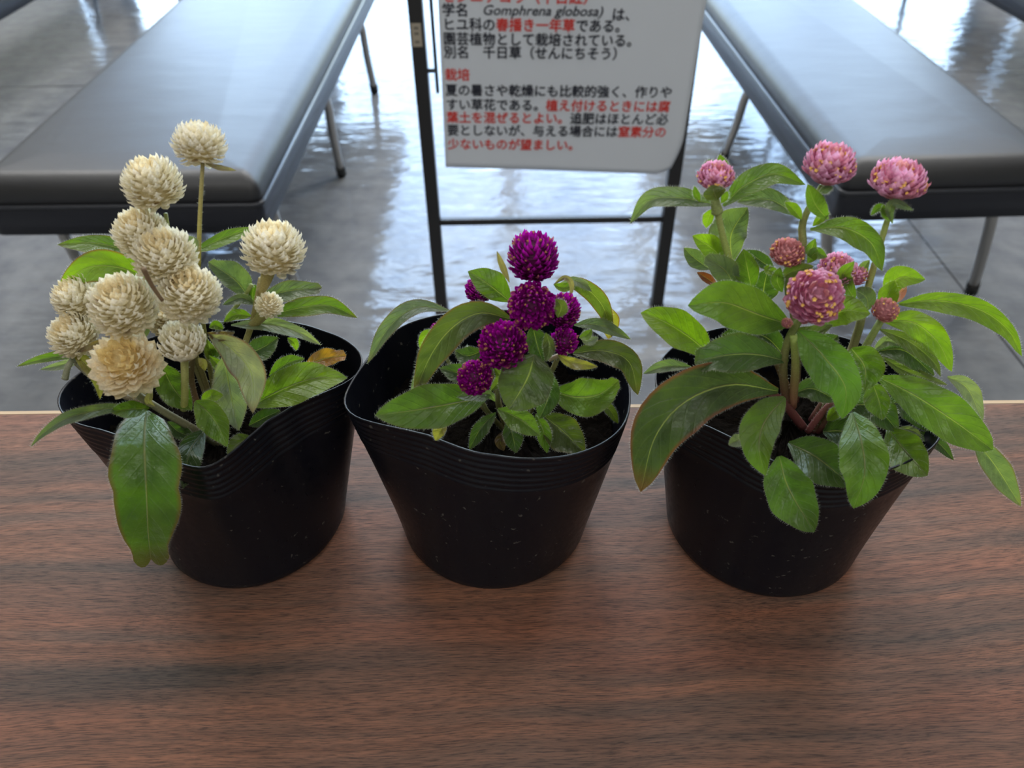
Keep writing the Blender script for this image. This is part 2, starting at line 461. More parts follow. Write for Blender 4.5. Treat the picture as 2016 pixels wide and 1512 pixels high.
# daylight enters through the glazing: a portal tells the renderer where the sky is
pd = bpy.data.lights.new('daylight_portal', 'AREA'); pd.shape = 'RECTANGLE'
pd.size = SIDE[1][1] - SIDE[0][0]; pd.size_y = WZ1 - WZ0; pd.cycles.is_portal = True
po = bpy.data.objects.new('daylight_portal', pd); COL.objects.link(po)
po.location = ((SIDE[0][0] + SIDE[1][1]) / 2, YW + 0.19, (WZ0 + WZ1) / 2); po.rotation_euler = (math.radians(-90), 0, 0)

# ------------------------------------------------------------------ table
tab = thing('folding_table', (0, 0.10, 0), 'dark walnut laminate table with a thin pale edge carrying the three potted flowers', 'table')
ta = math.radians(-0.35)
b = MB(); b.box((-0.9, -0.16, TZ - 0.028), (0.9, 0.2485, TZ)); tt = b.build('tabletop', M['wood'], tab, smooth=False, bevel=0.0012, seg=2)
b = MB(); b.box((-0.9, 0.2485, TZ - 0.028), (0.9, 0.2512, TZ - 0.0002)); tag(b.build('edge_band', M['edge'], tab, smooth=False), 'thin pale wooden edge strip')
tt.location = tt.location; 
for ch in list(tab.children): ch.location = (0, 0, 0)
for sx in (-1, 1):
    for yy in (-0.1, 0.19):
        b = MB(); b.tube([(sx * 0.8, yy, 0), (sx * 0.8, yy, TZ - 0.026)], 0.013, 12)
        lg = b.build('leg', M['black_metal'], tab); lg.location = (0, 0, 0)
tab.rotation_euler = (0, 0, math.radians(-0.4))

# ------------------------------------------------------------------ benches
def rounded_slab(mb, x0, x1, y0, y1, z0, z1, r, nseg=6, crown=0.0):
    """box with rounded top edges and corners"""
    rings = []
    zs = [(z0, 0.0)] + [(z1 - r + r * math.sin(a), r - r * math.cos(a)) for a in np.linspace(0, math.pi / 2, nseg)]
    cr = 0.018
    def ring(z, ins):
        out = []
        R = max(cr - ins * 0.3, 0.003)
        for cx_, cy_, a0 in ((x1 - ins - R, y1 - ins - R, 0), (x0 + ins + R, y1 - ins - R, 90), (x0 + ins + R, y0 + ins + R, 180), (x1 - ins - R, y0 + ins + R, 270)):
            for k in range(5):
                a = math.radians(a0 + 90 * k / 4)
                out.append((cx_ + R * math.cos(a), cy_ + R * math.sin(a), z))
        return out
    for z, ins in zs: rings.append(ring(z, ins))
    rings.append(ring(z1 + crown, 0.10))
    n = len(rings[0]); vs = [p for q in rings for p in q]
    fs = []
    for i in range(len(rings) - 1):
        for k in range(n): fs.append((i * n + k, i * n + (k + 1) % n, (i + 1) * n + (k + 1) % n, (i + 1) * n + k))
    fs.append(tuple(range(n - 1, -1, -1))); fs.append(tuple((len(rings) - 1) * n + k for k in range(n)))
    mb.add(vs, fs)
def bench(x0, x1, y0, y1, legs, label, rot=0.0):
    ox = (x0 + x1) / 2
    t = thing('padded_bench', (ox, y0, 0), label, 'bench', 'black vinyl waiting benches')
    X0, X1, L = x0 - ox, x1 - ox, y1 - y0
    def put(mb, name, m, par=t, **k):
        o = mb.build(name, m, par, **k); o.location = (0, 0, 0); return o
    b = MB(); rounded_slab(b, X0, X1, 0, L, 0.352, 0.405, 0.038, 8, crown=0.004); put(b, 'cushion', M['vinyl'])
    b = MB(); rounded_slab(b, X0 + 0.002, X1 - 0.002, 0.002, L - 0.002, 0.292, 0.349, 0.006, 3); put(b, 'frame_band', M['band'])
    b = MB()
    c = 0.016; ring = []
    for cx_, cy_, a0 in ((X1 - c, L - c, 0), (X0 + c, L - c, 90), (X0 + c, c, 180), (X1 - c, c, 270)):
        for k in range(5):
            a = math.radians(a0 + 22.5 * k); ring.append((cx_ + c * math.cos(a), cy_ + c * math.sin(a), 0.350))
    b.tube(ring + [ring[0]], 0.0042, 8); put(b, 'piping', M['piping'])
    for (yt, sx, fx, fy) in legs:            # yt attach along the bench, side, foot offset from the edge, foot splay
        e = X1 if sx > 0 else X0
        yt -= y0
        pts = spline([(e - sx * 0.16, yt, 0.286), (e - sx * 0.07, yt + 0.005, 0.284), (e - sx * 0.035, yt + 0.02, 0.265), (e + sx * (fx * 0.4 - 0.02), yt + fy * 0.45, 0.15), (e + sx * fx, yt + fy, 0.004)], 22)
        b = MB(); b.tube(pts, 0.0115, 12); lg = put(b, 'leg', M['steel'])
        d = Vector(pts[-1]) - Vector(pts[-2]); d.normalize()
        b = MB(); q = Vector(pts[-1]); b.tube([q - d * 0.034, q - d * 0.001], 0.0138, 12)
        f = b.build('foot_cap', M['rubber'], lg); f.location = (0, 0, 0); tag(f, 'black rubber foot cap')
    t.rotation_euler = (0, 0, rot)
    return t
bench(-0.96, -0.447, 1.275, 3.15, [(1.40, 1, -0.03, 0.06), (2.0, 1, -0.045, 0.10), (2.62, 1, -0.035, 0.12), (1.40, -1, -0.05, 0.05), (2.0, -1, -0.045, 0.10), (2.62, -1, -0.03, 0.12)],
      'long black vinyl bench behind the white-flowered pot, left of the sign stand', math.radians(-0.6))
bench(0.603, 1.005, 1.285, 3.15, [(1.98, -1, -0.06, 0.20), (2.66, -1, -0.05, 0.12), (1.37, 1, 0.05, 0.085), (2.0, 1, 0.05, 0.12), (2.66, 1, 0.03, 0.12), (1.37, -1, -0.10, 0.05)],
      'long black vinyl bench behind the pink-flowered pot, right of the sign stand', math.radians(1.5))
bench(-2.10, -1.62, 1.85, 4.15, [(1.98, 1, -0.03, 0.04), (4.0, 1, -0.03, 0.08), (1.98, -1, -0.03, 0.04), (4.0, -1, -0.03, 0.08)],
      'black vinyl bench whose edge just shows in the top left corner of the view', math.radians(-2))
bench(1.56, 2.05, 1.85, 4.15, [(1.98, 1, -0.03, 0.04), (4.0, 1, -0.03, 0.08), (1.98, -1, -0.03, 0.04), (4.0, -1, -0.03, 0.08)],
      'black vinyl bench whose edge just shows in the top right corner of the view', math.radians(2))

# ------------------------------------------------------------------ sign stand and its paper
SY = 1.43
st = thing('sign_stand', (0.086, SY, 0), 'thin black metal stand holding a white paper notice, on the floor between two benches', 'stand')
def sput(mb, name, m, par=None, **k):
    o = mb.build(name, m, par or st, **k); o.location = (-st.location.x, -st.location.y, 0) if par is None else (0, 0, 0); return o
legs = []
for x in (-0.155, 0.3275):
    b = MB(); b.box((x - 0.0125, SY - 0.0125, 0.012), (x + 0.0125, SY + 0.0125, 1.05))
    lg = sput(b, 'post', M['black_metal'], smooth=False, bevel=0.002); legs.append(lg)
    b = MB(); b.box((x - 0.014, SY - 0.014, 0), (x + 0.014, SY + 0.014, 0.014)); sput(b, 'foot', M['rubber'], lg, smooth=False)
for z, nm in ((0.222, 'crossbar'), (1.045, 'crossbar')):
    b = MB(); b.box((-0.1425, SY - 0.0065, z - 0.0065), (0.315, SY + 0.0065, z + 0.0065)); sput(b, nm, M['black_metal'], smooth=False, bevel=0.0015)
b = MB(); b.tube([(-0.1275, SY - 0.006, 0.98), (-0.1275, SY - 0.006, 0.49)], 0.0032, 8); b.tube([(-0.145, SY - 0.006, 0.53), (-0.127, SY - 0.006, 0.53)], 0.004, 8)
sput(b, 'side_rod', M['black_metal'])
b = MB(); b.box((-0.1645, SY - 0.0133, 0.574), (-0.1475, SY - 0.0126, 0.613)); sk = sput(b, 'sticker', M['sticker'], smooth=False); tag(sk, 'small tan sticker')
b = MB()
for z in (0.603, 0.594, 0.580): b.box((-0.160, SY - 0.0137, z), (-0.152, SY - 0.0133, z + 0.0045))
sput(b, 'sticker_print', M['sticker_print'], sk, smooth=False)
# the notice
PY = 1.408
pp = thing('paper_notice', (0.1, PY, 0.345), 'white paper notice with black and red Japanese text fixed to the black stand', 'notice')
PX0, PX1, PZ0, PZ1 = -0.122, 0.330, 0.347, 0.80
b = MB(); nx, nz = 40, 40; vs = []
for j in range(nz + 1):
    for i in range(nx + 1):
        x = PX0 + (PX1 - PX0) * i / nx; z = PZ0 + (PZ1 - PZ0) * j / nz
        dx, dz = max(x - (PX1 - 0.045), 0) / 0.045, max(PZ0 + 0.07 - z, 0) / 0.07
        curl = (dx * dz) ** 1.3
        y = PY + 0.0006 * math.sin(x * 18) + 0.004 * curl
        vs.append((x - 0.014 * curl, y, z + 0.012 * curl - 0.012 * (i / nx) * (1 - j / nz)))
fs = [(j * (nx + 1) + i, j * (nx + 1) + i + 1, (j + 1) * (nx + 1) + i + 1, (j + 1) * (nx + 1) + i) for j in range(nz) for i in range(nx)]
b.add(vs, fs)
sh = b.build('sheet', M['paper'], pp); sh.location = -Vector(pp.location)
pp.rotation_euler = (0, math.radians(1.5), 0)
sm = sh.modifiers.new('thickness', 'SOLIDIFY'); sm.thickness = 0.0004; sm.offset = 1
EM = 0.0213
def text(body, x, z, m, size=EM, shear=0.0, name='lettering', space=1.0, sx=1.0, bold=0.00055):
    cu = bpy.data.curves.new(name, 'FONT'); cu.body = body; cu.size = size; cu.shear = shear
    cu.space_character = space; cu.resolution_u = 3
    tmp = bpy.data.objects.new(name, cu); COL.objects.link(tmp)
    bpy.context.view_layer.update()
    src = bpy.data.meshes.new_from_object(tmp.evaluated_get(bpy.context.evaluated_depsgraph_get()))
    bpy.data.objects.remove(tmp); bpy.data.curves.remove(cu)
    mb = MB()
    base_v = [v.co.copy() for v in src.vertices]; base_f = [tuple(p.vertices) for p in src.polygons]
    for q, (ox, oz) in enumerate(((0, 0), (bold, 0), (-bold, 0), (0, bold), (0, -bold))):   # a heavy pen: the stroke laid down five times
        mb.add([(x + (v.x + ox) * sx, PY - 0.0016 - q * 0.00002, z + v.y + oz) for v in base_v], base_f)
    bpy.data.meshes.remove(src)
    o = mb.build(name, m, pp, smooth=False); o.location = -Vector(pp.location)
    tag(o, 'black lettering' if m is M['ink'] else 'red lettering')
    return o
TX = -0.1165
def row(y_px, segs, x=TX, em=EM):
    z = at_y(870, y_px, PY).z
    for s, m in segs:
        if s.strip('\u3000'): text(s, x, z, m, em)
        x += em * len(s)
K, R_ = M['ink'], M['red_ink']
row(9, [('センニチコウ（千日紅）', R_)], em=0.0238)
row(36, [('学名', K)], em=0.0228)
text('Gomphrena globosa)', TX + 0.068, at_y(960, 33, PY).z, K, 0.0225, 0.25, sx=1.07, bold=0.0003)
row(41, [('は、', K)], x=0.172, em=0.0228)
row(64, [('ヒユ科の', K), ('春播き一年草', R_), ('である。', K)], em=0.0228)
row(92, [('園芸植物として栽培されている。', K)], em=0.0228)
row(118, [('別名\u3000千日草（せんにちそう）', K)], em=0.0228)
row(162, [('栽培', R_)], em=0.0228)
row(192, [('夏の暑さや乾燥にも比較的強く、作りや', K)], em=0.0229)
row(220, [('すい草花である。', K), ('植え付けるときには腐', R_)], em=0.0229)
row(245, [('葉土を混ぜるとよい。', R_), ('追肥はほとんど必', K)], em=0.0229)
row(270, [('要としないが、与える場合には', K), ('窒素分の', R_)], em=0.0229)
row(297, [('少ないものが望ましい。', R_)], em=0.0229)

# ------------------------------------------------------------------ flower heads, leaves, stems
def head(par, px, py, yoff, rx, ry, lean=0.0, tilt=0.0, kind='white', seed=1, name='flower_head', tmax=148, Y0=0.265):
    rng = random.Random(seed)
    c = at_y(px, py, Y0 + yoff / 100.0)
    k = depth_of(c) / F_PX
    r, h = rx * k, ry * k
    a = Vector((math.sin(math.radians(lean)), -math.sin(math.radians(tilt)), math.cos(math.radians(tilt)))).normalized()
    e1 = a.orthogonal().normalized(); e2 = a.cross(e1)
    mb = MB()
    n = {'white': 215, 'bud': 120, 'open': 120, 'magenta': 210, 'pink': 120, 'pinkbud': 110}[kind]
    if rx < 32: n = int(n * 0.55)
    al, be, L, Wd, b0 = {'white': (1.0, 0.78, 0.43, 0.150, 0.66), 'bud': (0.45, 0.95, 0.50, 0.17, 0.66), 'open': (1.1, 0.42, 0.60, 0.17, 0.48),
                         'magenta': (0.80, 0.92, 0.42, 0.115, 0.66), 'pink': (0.66, 0.88, 0.50, 0.20, 0.62), 'pinkbud': (0.6, 0.9, 0.34, 0.17, 0.70)}[kind]
    # solid heart of the head
    vs, fs = [], []
    NU, NV = 14, 9
    core = {'white': (0.62, 0.55, 0.36), 'bud': (0.5, 0.43, 0.26), 'open': (0.70, 0.54, 0.24), 'magenta': (0.12, 0.002, 0.075), 'pink': (0.56, 0.22, 0.32), 'pinkbud': (0.48, 0.20, 0.22)}[kind]
    for j in range(NV + 1):
        p = math.pi * j / NV
        for i in range(NU):
            q = 2 * math.pi * i / NU
            vs.append(c + (e1 * math.cos(q) + e2 * math.sin(q)) * (r * 0.68 * math.sin(p)) + a * (h * 0.68 * math.cos(p)))
    for j in range(NV):
        for i in range(NU): fs.append((j * NU + i, j * NU + (i + 1) % NU, (j + 1) * NU + (i + 1) % NU, (j + 1) * NU + i))
    mb.add(vs, fs, 0, core)
    cmax = math.cos(math.radians(tmax))
    for i in range(n):
        t = (i + 0.5) / n
        cp = 1 - t * (1 - cmax)
        p = math.acos(cp); q = i * 2.39996 + rng.uniform(-0.15, 0.15)
        er = e1 * math.cos(q) + e2 * math.sin(q)
        base = c + er * (r * b0 * math.sin(p)) + a * (h * b0 * math.cos(p))
        nrm = (er * math.sin(p) / r + a * math.cos(p) / h).normalized()
        alv = al * rng.uniform(0.82, 1.18)
        d = (nrm * alv + a * be * (1 if p > 0.6 else 0.6)).normalized()
        side = d.cross(nrm)
        if side.length < 1e-3: side = d.cross(e1)
        side.normalize()
        out = side.cross(d).normalized()
        if out.dot(nrm) < 0: out = -out
        young = max(0.0, 1 - p / 0.75)
        ln = L * r * rng.uniform(0.86, 1.14) * (1 - 0.30 * young)
        w = Wd * r * rng.uniform(0.85, 1.15) * (1 - 0.35 * young)
        if kind == 'open' and p > 1.35: w *= 1.6
        st_ = [(0.0, 0.45, 0.0), (0.35, 1.0, 0.10), (0.68, 0.74, 0.10), (0.88, 0.27, 0.06)]
        vv, tt_ = [], []
        x = rng.random()
        for s, ww, kk in st_:
            o_ = base + d * (ln * s) + out * (ln * (0.10 * math.sin(s * 2.6)))
            for sg, kx in ((-1, 0), (0, 1), (1, 0)):
                vv.append(o_ + side * (w * ww * sg) + out * (ln * kk * 1.1 * kx))
        bend = rng.uniform(-0.10, 0.02)
        vv.append(base + d * ln + out * (ln * bend))
        if kind in ('white', 'bud', 'open'):
            A, B = (0.80, 0.76, 0.60), (0.95, 0.93, 0.86)
            if x < 0.30: B = (0.92, 0.87, 0.73)
            if x > 0.94 and kind != 'bud': A = (0.30, 0.20, 0.09)
            if young > 0.25 and kind != 'bud': A, B = (0.78, 0.66, 0.42), (0.90, 0.82, 0.62)
            if kind == 'open': A = (0.78, 0.66, 0.45); B = (0.92, 0.83, 0.64) if x < 0.6 else (0.92, 0.88, 0.75)
            if kind == 'open' and young > 0: A, B = (0.76, 0.60, 0.28), (0.90, 0.76, 0.42)
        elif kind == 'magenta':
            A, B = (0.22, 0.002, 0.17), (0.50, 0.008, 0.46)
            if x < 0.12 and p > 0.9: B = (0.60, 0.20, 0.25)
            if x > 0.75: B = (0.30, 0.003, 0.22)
        else:
            A, B = (0.60, 0.24, 0.42), (0.90, 0.52, 0.80)
            if young > 0.35: A, B = (0.62, 0.26, 0.28), (0.84, 0.46, 0.48)
            if x < 0.3: B = (0.74, 0.32, 0.46)
            if x > 0.7: B = (0.84, 0.48, 0.70)
            if kind == 'pinkbud': A, B = (0.50, 0.20, 0.22), (0.70, 0.34, 0.36)
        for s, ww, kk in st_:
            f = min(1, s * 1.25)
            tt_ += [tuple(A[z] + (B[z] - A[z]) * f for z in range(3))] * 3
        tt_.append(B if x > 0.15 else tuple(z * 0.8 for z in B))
        ff = []
        for j in range(3):
            for z in range(2): ff.append((j * 3 + z, j * 3 + z + 1, j * 3 + z + 4, j * 3 + z + 3))
        ff += [(9, 10, 12), (10, 11, 12)]
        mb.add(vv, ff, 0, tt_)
    # little tubular florets peeping out between the bracts
    nf = {'magenta': 34, 'pink': 42, 'pinkbud': 22}.get(kind, 0)
    if rx < 32: nf //= 2
    for i in range(nf):
        p = math.acos(1 - (0.04 + 0.80 * rng.random()))
        q = rng.uniform(0, 2 * math.pi)
        er = e1 * math.cos(q) + e2 * math.sin(q)
        nrm = (er * math.sin(p) / r + a * math.cos(p) / h).normalized()
        d = (nrm + a * 0.3).normalized()
        s1 = d.orthogonal().normalized(); s2 = d.cross(s1)
        R0 = (0.056 if kind != 'magenta' else 0.040) * r * rng.uniform(0.8, 1.25)
        p0 = c + er * (r * 0.86 * math.sin(p)) + a * (h * 0.86 * math.cos(p)); tip = p0 + d * (0.10 * r)
        vv = []; ff = []
        for k2 in range(10):
            an = 2 * math.pi * k2 / 10
            rr = R0 * (1.25 if k2 % 2 == 0 else (0.8 if kind != 'magenta' else 0.35))
            vv.append(p0 + (s1 * math.cos(an) + s2 * math.sin(an)) * R0 * 0.5)
            vv.append(tip + (s1 * math.cos(an) + s2 * math.sin(an)) * rr)
        vv.append(tip - d * R0 * 0.5)
        for k2 in range(10):
            u0, u1 = 2 * k2, 2 * ((k2 + 1) % 10)
            ff.append((u0, u1, u1 + 1, u0 + 1)); ff.append((u0 + 1, u1 + 1, 20))
        mb.add(vv, ff, 1, (1, 1, 1))
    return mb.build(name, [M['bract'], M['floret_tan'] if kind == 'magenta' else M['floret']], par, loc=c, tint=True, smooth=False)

GREENS = {'green': (0.098, 0.178, 0.020), 'lime': (0.145, 0.245, 0.016), 'dark': (0.050, 0.095, 0.026), 'gray': (0.115, 0.165, 0.100), 'olive': (0.095, 0.135, 0.032),
          'silver': (0.180, 0.225, 0.165), 'yellow': (0.24, 0.22, 0.06), 'brown': (0.13, 0.085, 0.05), 'tan': (0.20, 0.165, 0.12), 'amber': (0.28, 0.14, 0.03), 'red': (0.20, 0.05, 0.03)}
LSEED = [0]
def leaf(par, pts, yo, wl, wr, col='green', red=0.12, k=0.9, fold=(0.30, 0.30), pw=0.95, ex=0.85, wave=0.10, hairs=True, name='leaf', blunt=0.0, Y0=0.265, pet=0.10, label=None, notch=False, waist=0.0):
    LSEED[0] += 1
    rng = random.Random(LSEED[0])
    n, m = 20, 11
    sp = spline(pts, n)
    ss = np.linspace(0, 1, n)
    yv = np.interp(ss, np.linspace(0, 1, len(yo)), yo) / 100.0 + Y0
    # smooth the depth profile a little
    yv[1:-1] = (yv[:-2] + 2 * yv[1:-1] + yv[2:]) / 4
    tan = np.gradient(sp, axis=0); tan /= np.linalg.norm(tan, axis=1)[:, None]
    grid = []
    ph1, ph2 = rng.uniform(0, 6.28), rng.uniform(0, 6.28)
    mb = MB(); vs = []; uvs = []
    for i, s in enumerate(ss):
        pf = max(math.sin(math.pi * min(s, 1) ** pw), 0) ** ex
        if blunt: pf = max(pf, blunt * (1 - max(0, (s - 0.9) / 0.1) ** 2) ** 0.5 if s > 0.5 else pf)
        if s < 0.25: pf = max(pf, pet)
        if notch and s > 0.5: pf = max(pf, 0.50)
        if s > 0.995: pf = 0.0 if not notch else pf
        if waist: pf *= 1 - waist * math.exp(-((s - 0.52) / 0.055) ** 2)
        nx_, ny_ = tan[i][1], -tan[i][0]
        C = at_y(sp[i][0], sp[i][1], yv[i]); kk = depth_of(C) / F_PX
        for j in range(m):
            v = -1 + 2 * j / (m - 1)            # -1 right edge .. +1 left edge
            w = (wl if v > 0 else wr) * pf
            ripple = 1 + 0.035 * math.sin(s * 17 + ph1 + v)
            off = v * w * ripple
            px, py = sp[i][0] + nx_ * off, sp[i][1] + ny_ * off
            if notch and i >= n - 2:
                lob = (max(math.sin(abs(v) * math.pi), 0.0) ** 0.8 - 0.35) * (15 if i == n - 1 else 6)
                px += tan[i][0] * lob; py += tan[i][1] * lob
            wm = w * kk
            f = -1.25 * (fold[0] if v > 0 else fold[1])
            Y = yv[i] + k * (-ny_ * off) * kk + f * abs(v) ** 1.25 * wm
            Y += wave * wm * abs(v) ** 2 * math.sin(s * 13 + (ph1 if v > 0 else ph2))
            Y += 0.10 * (wl + wr) * 0.5 * pf * kk * math.exp(-(v / 0.16) ** 2)          # groove of the midrib
            Y += 0.07 * wm * math.sin(s * 24 - abs(v) * 5 + ph1) * math.sin(min(abs(v), 1) * 3.14)   # puckers between the veins
            vs.append(at_y(px, py, Y)); uvs.append((s, 0.5 + 0.5 * v))
    fs = [(i * m + j, i * m + j + 1, (i + 1) * m + j + 1, (i + 1) * m + j) for i in range(n - 1) for j in range(m - 1)]
    mb.add(vs, fs)
    nleaf = len(vs)
    if hairs:
        for col_ in (0, m - 1):
            inn = 1 if col_ == 0 else m - 2
            for i in range(1, n - 1):
                A_, B_ = Vector(vs[i * m + col_]), Vector(vs[(i + 1) * m + col_])
                I_ = Vector(vs[i * m + inn])
                o_ = (A_ - I_)
                if o_.length < 1e-5: continue
                o_.normalize()
                cnt = max(2, int((B_ - A_).length / 0.00055))
                for q in range(cnt):
                    P = A_.lerp(B_, (q + rng.random()) / cnt)
                    tdir = (B_ - A_).normalized()
                    d = (o_ * 1.0 + tdir * rng.uniform(0.0, 0.7) + Vector((0, 0, rng.uniform(-0.3, 0.5)))).normalized()
                    ln = rng.uniform(0.0006, 0.0013)
                    mb.add([P - tdir * 0.00005, P + tdir * 0.00005, P + d * ln], [(0, 1, 2)], 1)
    base = Vector(vs[m // 2])
    g = GREENS[col] if isinstance(col, str) else col
    jit = rng.uniform(0.9, 1.1)
    o = mb.build(name, [M['leaf'], M['hair']], par, loc=base, color=(g[0] * jit, g[1] * jit, g[2] * jit, red))
    uvl = o.data.uv_layers.new(name='UVMap')
    vi = np.empty(len(o.data.loops), int); o.data.loops.foreach_get('vertex_index', vi)
    U = np.zeros((len(o.data.vertices), 2)); U[:nleaf] = uvs
    uvl.data.foreach_set('uv', U[vi].ravel())
    sub = o.modifiers.new('smooth', 'SUBSURF'); sub.levels = 1; sub.render_levels = 1
    if hairs:                                     # keep the hairs out of the smoothing
        o.modifiers.remove(sub)
    if label: tag(o, label)
    return o
def stem(par, pts, yo, w, ca=(0.30, 0.34, 0.10), cb=None, name='stem', Y0=0.265, hairs=True, label=None):
    LSEED[0] += 1
    rng = random.Random(LSEED[0] + 500)
    sp = spline(pts, 14)
    yv = np.interp(np.linspace(0, 1, 14), np.linspace(0, 1, len(yo)), yo) / 100.0 + Y0
    P = [at_y(sp[i][0], sp[i][1], yv[i]) for i in range(14)]
    w = w if isinstance(w, (list, tuple)) else (w, w)
    rad = [depth_of(P[i]) / F_PX * 0.5 * (w[0] + (w[1] - w[0]) * i / 13) for i in range(14)]
    cb = cb or ca
    tn = [tuple(ca[z] + (cb[z] - ca[z]) * i / 13 for z in range(3)) for i in range(14)]
    mb = MB(); mb.tube(P, rad, 10, 0, tn)
    if hairs:
        for q in range(90):
            i = rng.randrange(13); f = rng.random()
            A_ = P[i].lerp(P[i + 1], f); t = (P[i + 1] - P[i]).normalized()
            d = t.orthogonal(); d.rotate(Matrix.Rotation(rng.uniform(0, 6.28), 3, t)); d.normalize()
            A_ = A_ + d * rad[i] * 0.9
            mb.add([A_ - t * 0.00005, A_ + t * 0.00005, A_ + (d + t * 0.5).normalized() * rng.uniform(0.0006, 0.0013)], [(0, 1, 2)], 1)
    o = mb.build(name, [M['stem'], M['hair']], par, loc=P[0], tint=True)
    if label: tag(o, label)
    return o

# ------------------------------------------------------------------ pots
def pot(par, base, rb, rim_px, zr, soil_z, seed):
    """thin black film pot: a round foot, straight flaring wall, grooved and bent rim"""
    rng = random.Random(seed)
    rim = [at_z(x, y, TZ + (z if z else zr)) for x, y, z in [(q + (None,))[:3] for q in rim_px]]
    cx_ = sum(p.x for p in rim) / len(rim); cy_ = sum(p.y for p in rim) / len(rim)
    N = 128
    pol = sorted((math.atan2(p.y - cy_, p.x - cx_), math.hypot(p.x - cx_, p.y - cy_), p.z) for p in rim)
    aa = np.array([q[0] for q in pol]); rr = np.array([q[1] for q in pol]); zz = np.array([q[2] for q in pol])
    aa = np.r_[aa - 2 * math.pi, aa, aa + 2 * math.pi]; rr = np.r_[rr, rr, rr]; zz = np.r_[zz, zz, zz]
    th = np.linspace(-math.pi, math.pi, N, endpoint=False)
    R = np.interp(th, aa, rr); Z = np.interp(th, aa, zz)
    for _ in range(3):
        R = (np.roll(R, 1) + 2 * R + np.roll(R, -1)) / 4; Z = (np.roll(Z, 1) + 2 * Z + np.roll(Z, -1)) / 4
    rx = cx_ + R * np.cos(th); ry = cy_ + R * np.sin(th)
    bx = base[0] + rb * np.cos(th); by = base[1] + rb * np.sin(th)
    H = np.r_[0.0, 0.012, 0.03, np.linspace(0.06, 0.76, 15), np.linspace(0.775, 1.0, 34)]
    def wall(h, inset):
        out = []
        for i in range(N):
            f = h
            x = bx[i] + (rx[i] - bx[i]) * f; y = by[i] + (ry[i] - by[i]) * f
            z = TZ + (Z[i] - TZ) * h
            dx, dy = math.cos(th[i]), math.sin(th[i])
            g = 0.0
            if h > 0.77 and inset == 0: g = 0.00032 * math.sin((h - 0.77) / 0.23 * 2 * math.pi * 6.5) * (1 if h < 0.985 else 0.3)
            g += 0.0006 * math.sin(5 * th[i] + seed + h * 2) * h
            if h < 0.03: g -= (0.03 - h) * 0.05
            out.append((x + dx * (g - inset), y + dy * (g - inset), z + (0.0006 if h == 0 else 0)))
        return out
    mb = MB(); rings = [wall(h, 0) for h in H] + [wall(h, 0.0008) for h in H[::-1]]
    vs = [p for q in rings for p in q]; n = len(rings)
    fs = [(i * N + k, i * N + (k + 1) % N, (i + 1) * N + (k + 1) % N, (i + 1) * N + k) for i in range(n - 1) for k in range(N)]
    fs.append(tuple(range(N - 1, -1, -1)))
    mb.add(vs, fs)
    o = mb.build('pot', M['pot'], par, loc=(base[0], base[1], TZ))
    tag(o, 'thin black plastic film pot with a bent, grooved rim')
    # soil
    hs = (soil_z) / zr
    sv = []; K2 = 14
    inner = wall(hs, 0.0012)
    for j in range(K2 + 1):
        f = 1 - j / K2
        for i in range(N):
            x = base[0] + (inner[i][0] - base[0]) * f; y = base[1] + (inner[i][1] - base[1]) * f
            sv.append((x, y, TZ + soil_z + rng.uniform(-0.0022, 0.0022) + 0.010 * (1 - f)))
    sf = [(j * N + k, j * N + (k + 1) % N, (j + 1) * N + (k + 1) % N, (j + 1) * N + k) for j in range(K2) for k in range(N)]
    mb = MB(); mb.add(sv, sf); mb.build('soil', M['soil'], par, loc=(base[0], base[1], TZ + soil_z))

PL = thing('potted_globe_amaranth', (-0.1367, 0.2667, TZ), 'cream white globe amaranth in a bent black pot, leftmost of the three on the table', 'potted plant', 'potted globe amaranths on the table')
PM = thing('potted_globe_amaranth', (-0.0104, 0.2656, TZ), 'purple magenta globe amaranth in a black pot between the white and the pink one', 'potted plant', 'potted globe amaranths on the table')
PR = thing('potted_globe_amaranth', (0.1291, 0.2591, TZ), 'pink globe amaranth with yellow florets in a black pot, rightmost on the table', 'potted plant', 'potted globe amaranths on the table')
pot(PL, (-0.1367, 0.2667), 0.046, [(112, 790), (122, 812), (151, 834), (193, 842), (232, 858), (300, 890), (360, 912), (403, 923), (445, 900), (487, 865), (528, 827), (580, 794), (632, 773), (691, 750), (712, 730), (718, 709), (714, 692), (674, 663), (637, 652), (578, 636), (520, 628), (440, 632), (350, 650), (260, 680), (180, 715), (135, 748), (116, 770)], 0.092, 0.062, 1)
pot(PM, (-0.0104, 0.2656), 0.0476, [(677, 784), (680, 803), (697, 821), (738, 831), (790, 844), (838, 857), (882, 873), (919, 884), (975, 895), (1049, 905), (1086, 904), (1134, 895), (1178, 877), (1215, 851), (1234, 825), (1241, 799), (1243, 770), (1240, 740), (1225, 705), (1180, 660), (1120, 630), (1040, 612), (960, 608), (880, 618), (800, 637), (745, 672), (715, 715), (690, 755)], 0.095, 0.066, 2)
pot(PR, (0.1291, 0.2591), 0.0482, [(1290, 735), (1300, 780), (1340, 815), (1396, 841), (1450, 868), (1520, 905), (1590, 930), (1660, 940), (1730, 930), (1790, 905), (1835, 880), (1858, 850), (1855, 810), (1820, 760), (1760, 710), (1680, 670), (1590, 648), (1490, 642), (1400, 650), (1330, 675), (1300, 705)], 0.088, 0.060, 3)

